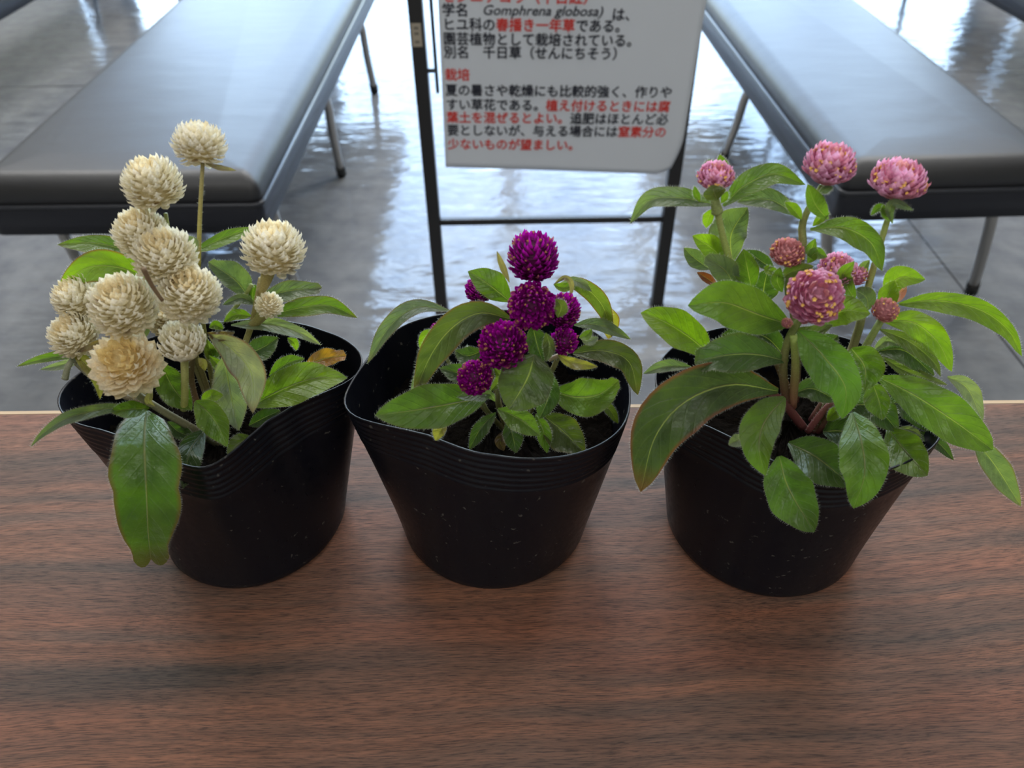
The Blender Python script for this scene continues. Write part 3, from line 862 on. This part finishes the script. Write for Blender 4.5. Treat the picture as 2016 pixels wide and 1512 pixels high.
# ------------------------------------------------------------------ white plant
def Lf(pts, yo, wl, wr, col='green', **k): return leaf(PL, pts, yo, wl, wr, col, **k)
def Ls(pts, yo, w, **k): return stem(PL, pts, yo, w, **k)
YG, BR, RD = (0.36, 0.36, 0.10), (0.17, 0.13, 0.07), (0.22, 0.09, 0.05)
Lf([(300, 512), (240, 490), (180, 478), (112, 482)], [2, 2, 2], 24, 18, 'green', red=0.4, k=1.1)
Lf([(300, 560), (240, 528), (170, 528), (111, 574)], [1, 1, 0.5], 34, 32, 'lime', red=0.9, k=0.7)
Lf([(190, 700), (130, 700), (80, 708), (32, 722)], [0, -0.5, -1], 8, 11, 'green', red=0.5)
Lf([(170, 705), (120, 718), (78, 728)], [0, 0, 0], 10, 7, 'silver')
Lf([(140, 690), (165, 715), (190, 745), (197, 786)], [-1, -2, -2.5], 18, 12, 'yellow', wave=0.4, label='yellowed withering leaf')
Lf([(270, 800), (200, 806), (130, 824), (85, 853), (60, 880)], [-2, -3.5, -5, -5.5, -5.5], 13, 13, 'gray', ex=0.9, k=0.7)
Lf([(294, 803), (255, 806), (216, 810)], [-2, -3, -3.4], 17, 17, 'green')
Lf([(287, 808), (284, 880), (288, 960), (292, 1050), (298, 1106)], [-2, -5.3, -6.2, -6.5, -6.4], 72, 72, (0.085, 0.19, 0.020), red=0.6, k=0.1, fold=(0.06, 0.10), pw=0.85, ex=0.5, wave=0.05, blunt=0.35, waist=0.08, notch=True, label='largest leaf, hanging down in front of the pot')
Lf([(405, 845), (375, 885), (360, 962)], [-1.5, -3.6, -4.6], 28, 24, 'dark', k=0.4)
Lf([(318, 715), (340, 762), (378, 808)], [-1, -1.8, -2.6], 30, 32, 'green', k=0.8)
Lf([(384, 790), (410, 812), (430, 840), (447, 880)], [-2.2, -2.8, -3.2, -3.6], 26, 34, 'green', k=0.6, pw=0.8)
Lf([(398, 795), (412, 782), (440, 778)], [-2, -2.2, -2.4], 14, 12, 'lime')
Lf([(412, 660), (455, 685), (495, 735), (498, 814)], [-1, -1.6, -2.2, -3.0], 30, 36, (0.25, 0.265, 0.235), red=0.8, k=0.3, fold=(0.5, 0.4))
Lf([(440, 700), (455, 780), (470, 848)], [-1, -1.8, -2.8], 32, 36, 'silver', red=0.3, k=0.4)
Lf([(412, 700), (440, 735), (452, 770)], [-0.6, -1, -1.4], 14, 12, 'lime')
Lf([(492, 800), (560, 765), (620, 745), (684, 744)], [-0.5, -0.4, 0, 0.5], 38, 38, 'lime', red=0.05, k=1.0, fold=(0.15, 0.3))
Lf([(600, 722), (640, 706), (682, 700)], [1, 1.2, 1.4], 20, 16, 'amber', red=0.3, wave=0.5, blunt=0.6, label='dry amber leaf tip')
Lf([(530, 740), (565, 716), (600, 706)], [0.6, 0.8, 1], 16, 12, 'green')
Lf([(492, 588), (462, 550), (410, 516)], [1, 1.4, 1.8], 22, 30, 'gray', k=0.9, blunt=0.4)
Lf([(512, 586), (570, 572), (634, 566)], [1, 1.2, 1.6], 20, 22, 'gray', k=1.0, blunt=0.55, red=0.3)
Lf([(525, 622), (590, 606), (650, 602), (704, 626)], [0.4, 0.4, 0.6, 0.8], 20, 19, 'green', red=0.5, k=0.9)
Lf([(455, 640), (530, 638), (590, 655), (632, 679)], [0, 0.2, 0.4, 0.8], 14, 15, 'silver', k=1.2)
Lf([(566, 665), (580, 675), (584, 690)], [0.6, 0.6, 0.6], 8, 8, 'lime')
Lf([(500, 600), (497, 580), (503, 560)], [0.8, 1.0, 1.2], 11, 11, 'green')
Lf([(505, 600), (475, 587), (438, 600)], [0.6, 0.4, 0.2], 11, 9, 'gray')
Lf([(495, 622), (465, 620), (440, 634)], [0.4, 0.2, 0], 10, 12, 'lime')
Lf([(378, 498), (430, 473), (470, 458), (512, 450)], [1.5, 1.8, 2, 2.2], 13, 15, 'green', k=1.1)
Lf([(478, 700), (515, 685), (548, 664)], [0.2, 0.6, 1], 22, 24, 'dark')
Lf([(490, 838), (520, 822), (552, 808)], [-1, -1.2, -1], 16, 18, 'dark')
Lf([(495, 860), (472, 872), (447, 894)], [-2, -2.5, -3], 18, 18, 'olive')
Lf([(412, 645), (425, 640), (440, 648)], [-0.6, -0.4, -0.4], 9, 9, 'lime')
Lf([(330, 830), (352, 850), (385, 862)], [-1.5, -1.8, -2.0], 16, 14, 'dark')
Lf([(430, 720), (415, 690), (408, 668)], [0, 0, 0], 14, 10, 'olive')
Lf([(408, 655), (430, 662), (462, 655)], [-1, -1, -1.2], 9, 11, 'brown', wave=0.6, label='dry brown shrivelled leaf')
Lf([(150, 694), (180, 680), (216, 662)], [-1.5, -1.8, -2], 5, 8, 'brown', wave=0.5, hairs=False, label='dry brown shrivelled leaf')
Lf([(335, 655), (345, 640), (330, 625)], [-0.5, -0.5, -0.5], 22, 22, 'olive')
Lf([(360, 470), (378, 478), (384, 500)], [0.5, 0.5, 0.5], 12, 8, 'silver')
Lf([(520, 730), (470, 745), (425, 728)], [0.4, 0, 0], 18, 20, 'dark')
Lf([(445, 700), (430, 690), (405, 705)], [0, 0, 0], 16, 14, 'green')
Lf([(300, 640), (250, 668), (225, 690)], [1, 1, 1], 20, 20, 'olive')
Ls([(440, 860), (420, 760), (400, 640), (390, 520)], [0, 0, 0.3, 0.6], (12, 8), ca=BR, cb=YG)
Ls([(391, 526), (393, 440), (399, 322)], [0.6, 0.8, 0.9], (9, 7.5), ca=(0.52, 0.46, 0.11), cb=(0.42, 0.37, 0.17))
Ls([(440, 860), (455, 780), (478, 690), (498, 630), (514, 548)], [0, 0.2, 0.3, 0.4, 0.4], (14, 11), ca=(0.30, 0.32, 0.12), cb=(0.40, 0.33, 0.14))
Ls([(435, 860), (400, 760), (350, 620), (338, 500), (326, 420)], [0, 0, 0.2, 0.6, 1.0], (14, 8), ca=BR, cb=(0.30, 0.34, 0.12))
Ls([(362, 806), (364, 770), (363, 695)], [-2.4, -2.5, -2.4], (14, 15), ca=YG, cb=(0.36, 0.36, 0.14))
Ls([(440, 880), (390, 800), (375, 740), (380, 690)], [-1, -1, -0.8, -0.5], (16, 14), ca=RD, cb=BR)
Ls([(440, 880), (390, 850), (330, 815), (290, 790)], [-1, -1.4, -1.7, -1.9], (18, 14), ca=(0.20, 0.17, 0.11), cb=(0.26, 0.25, 0.15))
Ls([(290, 790), (270, 775), (255, 750)], [-2, -2.2, -2.4], (16, 12), ca=(0.28, 0.25, 0.17), cb=(0.3, 0.3, 0.18))
Ls([(300, 795), (220, 770), (150, 715), (140, 690)], [-1.5, -1, -0.8, -1], (12, 10), ca=BR, cb=(0.25, 0.25, 0.17))
Ls([(128, 746), (134, 722), (148, 700)], [-1.6, -1.4, -1.0], (13, 10), ca=(0.25, 0.26, 0.17))
Ls([(282, 528), (298, 560), (320, 592)], [-3.2, -3.2, -3.2], (11, 7), ca=(0.20, 0.13, 0.07), hairs=False, label='dry brown flower stalk')
Ls([(420, 800), (380, 690), (330, 640), (255, 640)], [0, 0, -0.5, -1], (12, 9), ca=BR, cb=YG)
Ls([(496, 560), (480, 585), (446, 625)], [1, 0.8, 0.4], (8, 8), ca=(0.34, 0.40, 0.13))
Ls([(528, 606), (510, 628), (492, 644)], [-0.2, 0.1, 0.2], (26, 15), ca=(0.40, 0.38, 0.14), cb=(0.36, 0.30, 0.12))
Ls([(532, 518), (524, 550), (514, 576)], [0.0, 0.1, 0.2], (32, 15), ca=(0.36, 0.30, 0.10), cb=(0.42, 0.34, 0.14))
head(PL, 393, 288, 1.2, 52, 46, 2, -34, 'white', 1, tmax=158)
head(PL, 303, 366, 1.0, 58, 60, -8, -6, 'white', 2)
head(PL, 280, 463, 0.2, 54, 54, -10, 8, 'white', 3)
head(PL, 326, 508, -0.8, 62, 58, 0, 8, 'white', 4)
head(PL, 373, 583, -1.6, 62, 60, 12, 8, 'white', 5)
head(PL, 156, 588, 0.3, 48, 46, -25, 4, 'white', 6)
head(PL, 246, 604, -1.8, 68, 62, -5, 10, 'white', 7)
head(PL, 149, 660, -0.8, 50, 42, -18, 14, 'white', 8)
head(PL, 250, 718, -3.0, 66, 60, 2, 24, 'open', 9)
head(PL, 362, 680, -2.4, 50, 46, 0, 2, 'bud', 10)
head(PL, 539, 495, 0.0, 62, 62, 4, -12, 'white', 11)
head(PL, 530, 602, -0.4, 28, 26, 18, 6, 'white', 12)
head(PL, 335, 628, -0.4, 44, 40, 0, 8, 'white', 13)
Lf([(405, 322), (430, 330), (466, 336)], [0.6, 0.6, 0.6], 6, 5, 'tan', hairs=False, wave=0.5, label='papery dry bract')
Lf([(390, 705), (400, 715), (404, 730)], [-3.2, -3.3, -3.3], 8, 9, 'yellow', hairs=False)
Lf([(305, 800), (292, 790), (300, 765)], [-2.6, -2.7, -2.6], 8, 8, 'tan', hairs=False)

# ------------------------------------------------------------------ purple plant
def Mf(pts, yo, wl, wr, col='green', **k): return leaf(PM, pts, yo, wl, wr, col, **k)
def Ms(pts, yo, w, **k): return stem(PM, pts, yo, w, **k)
Mf([(1005, 594), (962, 560), (921, 534)], [-0.3, -0.2, 0.2], 24, 32, 'green', k=1.0, fold=(-0.2, 0.3))
Mf([(885, 612), (820, 605), (765, 645), (723, 716)], [-0.5, -0.6, -1, -1.6], 15, 19, 'gray', k=1.0, red=0.5, fold=(0.5, 0.1))
Mf([(1006, 628), (945, 616), (890, 645), (848, 700), (816, 776)], [-1.2, -1.7, -2.0, -2.2, -2.4], 34, 30, (0.062, 0.088, 0.030), red=0.5, k=0.8, fold=(0.2, 0.5), pw=0.9, ex=0.7, wave=0.05)
Mf([(958, 782), (890, 795), (815, 808), (738, 818)], [-2, -3.5, -4.4, -5.0], 42, 46, (0.075, 0.150, 0.022), k=0.8, fold=(0.1, 0.2), ex=0.75)
Mf([(1052, 698), (1038, 745), (1002, 806)], [-2.6, -3.2, -3.8], 54, 54, (0.072, 0.105, 0.036), k=0.5, ex=0.62, pw=0.95, fold=(0.15, 0.2), red=0.05)
Mf([(1048, 640), (1058, 680), (1070, 715)], [-1.6, -2.0, -2.4], 22, 22, 'dark', k=0.6)
Mf([(1075, 655), (1083, 685), (1075, 712)], [-2.0, -2.2, -2.6], 10, 14, 'olive', k=0.4)
Mf([(1086, 770), (1135, 782), (1180, 776), (1218, 748)], [-2, -2.4, -2.5, -2.4], 38, 38, 'green', k=0.8, blunt=0.4, fold=(0.4, 0.2), wave=0.25)
Mf([(1128, 696), (1185, 690), (1238, 712), (1256, 778)], [-0.5, -0.7, -1.0, -1.6], 24, 26, (0.070, 0.098, 0.030), k=0.9, red=0.4, fold=(0.3, 0.3), ex=0.7)
Mf([(1130, 640), (1180, 640), (1242, 668)], [0.5, 0.8, 1.2], 14, 12, 'gray', k=1.1)
Mf([(1095, 562), (1140, 560), (1185, 600), (1205, 664)], [0.6, 1.0, 1.4, 1.8], 18, 18, 'olive', k=0.6, red=0.9, fold=(0.6, 0.1))
Mf([(1190, 600), (1200, 635), (1198, 668)], [1.7, 1.9, 2.0], 20, 18, 'yellow', k=0.4, red=0.8, hairs=False)
Mf([(1110, 548), (1140, 556), (1165, 574)], [0.4, 0.6, 0.8], 9, 8, 'silver', k=1.2)
Mf([(1098, 698), (1125, 712), (1177, 722)], [-2.0, -2.0, -1.6], 9, 13, 'yellow', wave=0.5, label='yellowed withering leaf')
Mf([(980, 805), (1025, 826), (1064, 858)], [-2.4, -3.0, -3.6], 22, 26, 'green', k=0.8)
Mf([(976, 812), (945, 845), (924, 886)], [-2, -2.6, -3.0], 16, 14, 'dark', k=0.7)
Mf([(1000, 826), (1010, 860), (1016, 892)], [-2.2, -2.8, -3.2], 20, 19, 'dark', k=0.6)
Mf([(1055, 815), (1070, 850), (1077, 892)], [-2.4, -3.0, -3.4], 15, 16, 'green', k=0.6)
Mf([(1085, 735), (1080, 780), (1062, 825)], [-2.2, -2.6, -3.0], 22, 26, 'dark', k=0.5)
Mf([(1068, 816), (1110, 850), (1152, 892)], [-2, -2.6, -3.2], 32, 40, (0.06, 0.085, 0.02), k=0.9, red=0.2)
Mf([(1180, 792), (1200, 806), (1217, 834)], [-1, -1.2, -1.4], 10, 10, 'olive')
Mf([(858, 650), (838, 662), (827, 688)], [0, 0, 0], 8, 11, 'lime')
Mf([(950, 690), (920, 700), (895, 690)], [-1, -0.8, -0.6], 20, 18, 'dark')
Mf([(955, 735), (910, 735), (865, 725)], [-1.2, -1.0, -0.8], 22, 20, 'dark')
Mf([(848, 700), (828, 735), (808, 778)], [-1.6, -1.9, -2.2], 12, 10, 'gray', hairs=True)
Mf([(880, 838), (866, 850), (858, 868)], [-3.4, -3.6, -3.7], 10, 14, 'yellow')
Mf([(990, 850), (985, 870), (992, 888)], [-1.6, -2.0, -2.2], 13, 11, 'brown', hairs=False)
Mf([(1090, 560), (1112, 546), (1126, 560), (1122, 590)], [-0.4, -0.4, -0.4, -0.6], 5, 6, 'tan', hairs=False, label='dry curled brown leaf')
Mf([(1003, 556), (988, 520), (978, 494)], [-1, -1.0, -1], 7, 6, 'tan', hairs=False, label='dry curled brown leaf')
Mf([(1098, 625), (1105, 605), (1095, 588)], [-2.4, -2.4, -2.4], 14, 13, 'olive')
Mf([(1140, 665), (1155, 660), (1165, 648)], [-0.8, -0.6, -0.4], 9, 9, 'lime')
Mf([(1145, 668), (1160, 672), (1178, 664)], [-0.8, -0.6, -0.4], 9, 8, 'silver')
Mf([(1090, 560), (1110, 566), (1135, 560)], [0, 0.2, 0.4], 10, 9, 'lime')
Mf([(965, 770), (985, 745), (972, 722)], [-2.4, -2.4, -2.2], 10, 10, 'olive')
Mf([(975, 790), (960, 775), (900, 782)], [-2.6, -2.8, -3.4], 14, 9, 'gray')
Ms([(1010, 870), (1030, 800), (1050, 700), (1050, 580)], [-1, -1, -0.8, -0.6], (16, 12), ca=(0.2, 0.14, 0.07), cb=(0.25, 0.26, 0.10))
Ms([(1010, 870), (1060, 780), (1100, 700), (1112, 640)], [-1, -1, -0.8, -0.6], (13, 9), ca=(0.2, 0.14, 0.07), cb=(0.25, 0.26, 0.10))
Ms([(1005, 860), (980, 790), (990, 720)], [-1, -1.2, -1.2], (13, 9), ca=(0.2, 0.14, 0.07), cb=(0.22, 0.26, 0.10))
Ms([(1005, 860), (960, 810), (942, 770)], [-1, -1.6, -2], (11, 8), ca=(0.2, 0.14, 0.07), cb=(0.22, 0.26, 0.10))
Ms([(1000, 860), (960, 700), (945, 600)], [-0.5, -0.2, 0.3], (11, 8), ca=(0.2, 0.14, 0.07), cb=(0.22, 0.26, 0.10))
Ms([(1000, 860), (900, 740), (860, 665)], [-0.5, -0.3, 0.0], (10, 7), ca=(0.2, 0.14, 0.07), cb=(0.22, 0.26, 0.10))
Ms([(1080, 708), (1100, 700), (1125, 690)], [-1.6, -1.4, -1.2], (10, 8), ca=(0.45, 0.35, 0.25))
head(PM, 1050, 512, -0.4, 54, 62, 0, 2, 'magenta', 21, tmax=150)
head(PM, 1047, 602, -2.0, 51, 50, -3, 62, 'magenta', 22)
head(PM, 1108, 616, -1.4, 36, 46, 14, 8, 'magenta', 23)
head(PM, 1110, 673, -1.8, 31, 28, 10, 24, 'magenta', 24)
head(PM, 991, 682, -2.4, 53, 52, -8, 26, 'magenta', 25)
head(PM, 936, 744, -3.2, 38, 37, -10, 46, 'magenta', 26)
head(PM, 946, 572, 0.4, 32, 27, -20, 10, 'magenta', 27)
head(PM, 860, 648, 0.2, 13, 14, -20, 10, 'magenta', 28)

# ------------------------------------------------------------------ pink plant
def Rf(pts, yo, wl, wr, col='green', **k): return leaf(PR, pts, yo, wl, wr, col, Y0=0.259, **k)
def Rs(pts, yo, w, **k): return stem(PR, pts, yo, w, Y0=0.259, **k)
def Rh(*a, **k): return head(PR, *a, Y0=0.259, **k)
Rf([(1412, 404), (1345, 390), (1280, 394), (1240, 440)], [0.5, 0.3, 0.2, 0], 18, 22, 'gray', k=1.0)
Rf([(1424, 406), (1465, 366), (1525, 342), (1586, 364)], [0.6, 1.0, 1.2, 1.2], 24, 24, 'green', k=0.9, fold=(0.1, 0.3))
Rf([(1570, 424), (1515, 393), (1450, 398)], [0.8, 0.8, 0.8], 18, 22, 'gray', k=1.1)
Rf([(1442, 516), (1440, 460), (1472, 408)], [1.2, 1.4, 1.8], 44, 30, 'gray', k=0.5, wave=0.3)
Rf([(1428, 516), (1398, 486), (1363, 464)], [0.8, 0.6, 0.4], 20, 24, 'lime', k=0.9)
Rf([(1398, 530), (1368, 508), (1346, 488)], [1.0, 1.0, 1.0], 18, 18, 'gray', k=1.0)
Rf([(1450, 568), (1425, 530), (1388, 506)], [0, -0.2, -0.2], 26, 26, 'gray', k=0.8, blunt=0.5)
Rf([(1480, 570), (1472, 530), (1464, 490)], [0, 0.2, 0.4], 28, 22, 'green', k=0.5)
Rf([(1402, 412), (1394, 432), (1390, 449)], [0.4, 0.4, 0.4], 10, 12, 'lime', k=0.2)
Rf([(1425, 345), (1420, 322), (1417, 304)], [0.9, 0.9, 0.9], 10, 13, 'green', k=0.2)
Rf([(1410, 338), (1398, 324), (1384, 332)], [0.9, 0.9, 0.9], 6, 10, 'green', k=0.8)
Rf([(1412, 394), (1406, 380), (1402, 364)], [-0.4, -0.6, -0.4], 22, 24, 'olive', k=0.4)
Rf([(1378, 398), (1370, 382), (1367, 366)], [0.2, 0.1, 0.1], 6, 8, 'green', k=0.4)
Rf([(1420, 400), (1428, 386), (1432, 376)], [0, 0, 0], 7, 7, 'lime', k=0.4)
Rf([(1595, 452), (1660, 448), (1715, 478), (1737, 534)], [0, -0.2, -0.3, -0.6], 26, 28, 'green', k=0.9, fold=(0.1, 0.4), pw=1.1)
Rf([(1630, 432), (1605, 402), (1590, 362)], [-0.2, -0.6, -0.7], 16, 22, 'green', k=0.2)
Rf([(1612, 380), (1628, 372), (1640, 368)], [-0.4, -0.4, -0.4], 7, 8, 'gray', k=0.2)
Rf([(1578, 432), (1562, 412), (1545, 398)], [0, -0.1, -0.2], 10, 13, 'lime', k=0.8)
Rf([(1600, 445), (1615, 430), (1634, 418)], [0, -0.1, -0.2], 8, 9, 'lime', k=0.8)
Rf([(1605, 470), (1598, 495), (1625, 508)], [0, 0, 0], 12, 12, 'green')
Rf([(1757, 440), (1752, 415), (1762, 400), (1798, 414)], [-0.4, -0.6, -0.7, -0.6], 10, 10, 'gray', k=0.4)
Rf([(1745, 425), (1732, 408), (1714, 424)], [-0.2, -0.3, -0.3], 7, 8, 'green', k=0.4)
Rf([(1750, 435), (1742, 418), (1740, 402)], [-0.3, -0.4, -0.5], 8, 8, 'green', k=0.2)
Rf([(1684, 592), (1660, 545), (1682, 514)], [-0.8, -1.0, -1.0], 15, 18, 'green', k=0.3)
Rf([(1745, 592), (1768, 548), (1822, 550)], [0, 0.2, 0.4], 24, 22, 'lime', k=0.6)
Rf([(1735, 612), (1748, 582), (1761, 552)], [-0.4, -0.3, -0.2], 20, 22, 'lime', k=0.3)
Rf([(1710, 610), (1705, 585), (1682, 570)], [-0.5, -0.4, -0.2], 16, 20, 'gray', k=0.6)
Rf([(1612, 640), (1660, 612), (1714, 618)], [-1.2, -1.4, -1.6], 32, 28, 'lime', k=0.8, fold=(0.1, 0.2))
Rf([(1770, 598), (1850, 592), (1930, 610), (1985, 650), (2012, 702)], [0, 0.2, 0.2, 0, -0.5], 20, 26, 'lime', k=0.8, ex=0.7, red=0.0)
Rf([(1740, 632), (1800, 636), (1848, 676), (1874, 732)], [-0.8, -1.0, -1.3, -1.8], 28, 30, 'lime', k=0.8, fold=(0.3, 0.1), wave=0.25)
Rf([(1732, 648), (1790, 672), (1838, 712), (1852, 742)], [-1, -1.3, -1.6, -2], 14, 18, 'olive', k=0.7)
Rf([(1722, 692), (1780, 690), (1840, 740)], [-0.6, -0.9, -1.4], 26, 26, 'dark', k=0.9)
Rf([(1735, 702), (1790, 733), (1866, 758)], [-1.0, -1.5, -2.0], 12, 12, 'olive', k=0.9)
Rf([(1728, 742), (1800, 778), (1880, 830), (1956, 886)], [-1.5, -2.4, -3.0, -3.4], 45, 44, 'green', k=0.7, fold=(0.15, 0.15), ex=0.62, pw=1.15, red=0.0)
Rf([(1865, 742), (1905, 765), (1935, 830)], [0, -0.3, -1], 20, 18, 'silver', k=0.7)
Rf([(1915, 860), (1962, 920), (2010, 997)], [-2.2, -2.4, -2.8], 26, 26, 'gray', k=0.5, red=0.4)
Rf([(1800, 850), (1845, 870), (1878, 906)], [-1, -1.5, -2.0], 13, 14, 'dark', k=0.8)
Rf([(1770, 842), (1800, 850), (1815, 862)], [-1, -1.2, -1.4], 8, 8, 'silver', k=0.8)
Rf([(1748, 845), (1780, 885), (1826, 937)], [-2.2, -3.6, -5.0], 38, 42, 'green', k=0.5, ex=0.75)
Rf([(1678, 812), (1696, 870), (1702, 935), (1680, 1001)], [-2.8, -4.8, -5.9, -6.2], 48, 50, (0.105, 0.21, 0.026), k=0.25, ex=0.75, red=0.0, fold=(0.2, 0.1))
Rf([(1676, 686), (1702, 722), (1703, 768)], [-1.8, -2.4, -3.0], 40, 46, 'green', k=0.5, ex=0.72)
Rf([(1716, 750), (1730, 788), (1738, 827)], [-2.2, -2.7, -3.2], 22, 30, 'green', k=0.5)
Rf([(1572, 652), (1620, 700), (1664, 762), (1658, 825)], [-2.0, -3.0, -3.8, -4.2], 42, 48, (0.095, 0.20, 0.028), k=0.6, pw=0.9, ex=0.8, red=0.0, fold=(0.2, 0.2))
Rf([(1556, 640), (1495, 620), (1425, 596), (1354, 602)], [-1.6, -2.0, -2.2, -2.4], 46, 48, 'green', k=0.7, ex=0.75, pw=1.0, red=0.0, fold=(0.05, 0.25))
Rf([(1400, 700), (1355, 662), (1305, 632), (1261, 616)], [-1.0, -1.1, -1.2, -1.2], 34, 38, 'lime', k=1.0, ex=0.75, fold=(0.5, 0.1))
Rf([(1552, 712), (1490, 698), (1425, 700), (1367, 716)], [-2.0, -2.6, -3.0, -3.2], 36, 42, 'dark', k=0.8, blunt=0.62, fold=(0.3, 0.2), wave=0.2, pw=1.15)
Rf([(1532, 770), (1440, 757), (1350, 790), (1290, 860), (1261, 969)], [-2.2, -3.4, -4.3, -5.0, -5.6], 58, 58, (0.040, 0.064, 0.022), k=0.75, red=0.8, fold=(0.1, 0.3), pw=1.05, ex=0.72, wave=0.06, label='broad dark leaf with a red margin, drooping over the left of the pot')
Rf([(1360, 722), (1310, 722), (1266, 736)], [-1.5, -1.4, -1.3], 10, 14, 'gray', k=1.0)
Rf([(1545, 782), (1506, 830), (1494, 880), (1507, 937)], [-2.6, -4.0, -5.4, -5.9], 34, 42, 'green', k=0.4, red=0.0, fold=(0.4, 0.1), pw=0.85)
Rf([(1534, 898), (1552, 960), (1603, 1048)], [-4.6, -5.8, -6.6], 46, 50, (0.08, 0.16, 0.028), k=0.3, red=0.0, ex=0.72)
Rf([(1552, 872), (1610, 902), (1680, 958)], [-3.0, -4.6, -5.6], 42, 44, 'dark', k=0.6, red=0.0)
Rf([(1470, 862), (1450, 868), (1434, 876)], [-3.0, -3.6, -4.2], 13, 13, 'silver', k=0.6)
Rf([(1628, 828), (1645, 812), (1662, 802)], [-2, -2, -2], 12, 12, 'lime')
Rf([(1562, 775), (1600, 765), (1650, 790)], [-1.8, -1.8, -2.0], 22, 24, 'dark')
Rf([(1620, 850), (1660, 850), (1700, 880)], [-1.8, -2.6, -3.4], 36, 36, 'dark')
Rf([(1525, 532), (1496, 512), (1468, 492)], [0.4, 0.5, 0.6], 13, 16, 'dark')
Rf([(1538, 548), (1560, 534), (1602, 524)], [-0.6, -0.8, -1.0], 14, 16, 'olive', k=0.7)
Rf([(1540, 575), (1530, 552), (1536, 526)], [-0.8, -0.8, -0.8], 12, 14, 'green', k=0.3)
Rf([(1520, 522), (1510, 530), (1545, 540)], [-0.4, -0.6, -0.6], 8, 8, 'lime')
Rf([(1590, 518), (1606, 498), (1629, 506)], [-0.2, -0.2, -0.2], 12, 13, 'green')
Rf([(1500, 600), (1505, 560), (1512, 530)], [0.5, 0.6, 0.6], 30, 30, 'dark')
Rf([(1530, 600), (1520, 620), (1540, 650)], [-1.0, -1.4, -1.6], 14, 22, 'lime')
Rf([(1560, 650), (1600, 655), (1640, 640)], [-1.8, -1.8, -1.6], 14, 12, 'olive')
Rf([(1545, 700), (1500, 660), (1420, 660)], [-1, -0.8, -0.8], 30, 30, 'dark')
Rf([(1640, 720), (1620, 690), (1650, 660)], [-1, -1, -0.8], 30, 30, 'dark')
Rf([(1660, 800), (1720, 800), (1770, 850)], [-1.4, -1.6, -2.4], 34, 34, 'dark')
Rf([(1740, 790), (1790, 800), (1830, 850)], [-1.0, -1.2, -1.4], 26, 26, 'dark')
Rf([(1720, 690), (1745, 672), (1772, 680)], [-0.8, -0.8, -0.8], 10, 9, 'silver')
Rf([(1412, 562), (1392, 548), (1372, 536)], [0.6, 0.6, 0.6], 9, 10, 'red', red=0.9)
Rf([(1740, 585), (1760, 570), (1750, 548)], [0.5, 0.5, 0.5], 6, 26, (0.5, 0.2, 0.2), hairs=False, name='petal', label='pale pink petals')
Rf([(1700, 555), (1700, 530), (1712, 512)], [0.4, 0.4, 0.4], 12, 10, 'gray')
G1, G2, RB = (0.34, 0.44, 0.11), (0.26, 0.34, 0.10), (0.12, 0.035, 0.035)
Rs([(1440, 525), (1424, 470), (1412, 415)], [0.2, 0.3, 0.3], (14, 13), ca=(0.36, 0.46, 0.11), cb=(0.34, 0.38, 0.13))
Rs([(1412, 418), (1408, 395), (1407, 378)], [0.3, 0.3, 0.4], (24, 12), ca=(0.30, 0.36, 0.13))
Rs([(1560, 790), (1500, 640), (1465, 570), (1436, 520)], [-1, -0.6, 0, 0.2], (15, 12), ca=RB, cb=G1)
Rs([(1572, 530), (1580, 480), (1580, 440), (1600, 395), (1618, 365)], [0.2, 0.2, 0.3, 0.1, 0], (19, 10), ca=(0.26, 0.25, 0.13), cb=G1)
Rs([(1565, 790), (1570, 680), (1560, 590), (1572, 525)], [-1, -0.5, 0, 0.2], (16, 15), ca=RB, cb=G2)
Rs([(1704, 582), (1722, 520), (1745, 440), (1758, 405)], [0.2, 0.1, 0, 0.1], (13, 11), ca=(0.42, 0.40, 0.15), cb=G1)
Rs([(1600, 830), (1655, 740), (1690, 650), (1704, 580)], [-1, -0.6, 0, 0.2], (20, 15), ca=RB, cb=(0.32, 0.34, 0.14))
Rs([(1548, 800), (1542, 720), (1556, 660), (1590, 610)], [-1.8, -2.0, -2.0, -2.2], (18, 14), ca=RB, cb=G2)
Rs([(1560, 800), (1566, 720), (1562, 660)], [-1.8, -2.2, -2.2], (17, 15), ca=(0.28, 0.10, 0.08), cb=G1)
Rs([(1610, 850), (1650, 780), (1700, 690), (1735, 630)], [-1.4, -1.2, -1, -0.9], (17, 14), ca=RB, cb=G2)
Rs([(1590, 850), (1630, 800), (1660, 785)], [-1.6, -1.6, -1.6], (14, 12), ca=RB, cb=(0.30, 0.12, 0.10))
Rs([(1580, 840), (1540, 790), (1500, 765)], [-1.8, -2.1, -2.2], (18, 14), ca=RB, cb=(0.26, 0.08, 0.08))
Rs([(1600, 850), (1625, 800), (1640, 740)], [-1.4, -1.2, -1.0], (13, 12), ca=RB, cb=G2)
Rs([(1555, 600), (1550, 560), (1550, 520)], [-0.2, -0.2, -0.2], (14, 12), ca=G2)
Rh(1408, 354, 0.3, 39, 31, 0, 4, 'pink', 31, tmax=120)
Rh(1631, 333, 0.0, 54, 45, 2, 0, 'pink', 32, tmax=135)
Rh(1765, 364, 0.1, 58, 40, 3, 0, 'pink', 33, tmax=128)
Rh(1548, 501, -0.4, 38, 27, 0, 12, 'pinkbud', 34, tmax=125)
Rh(1646, 535, -0.3, 40, 30, 0, 12, 'pink', 35)
Rh(1688, 546, 0.2, 20, 26, 10, 0, 'pink', 36)
Rh(1600, 586, -2.4, 60, 58, -3, 46, 'pink', 37)
Rh(1741, 613, -1.2, 29, 27, 5, 20, 'pinkbud', 38)
Rh(1549, 637, -2.4, 13, 10, 0, 20, 'pinkbud', 39)
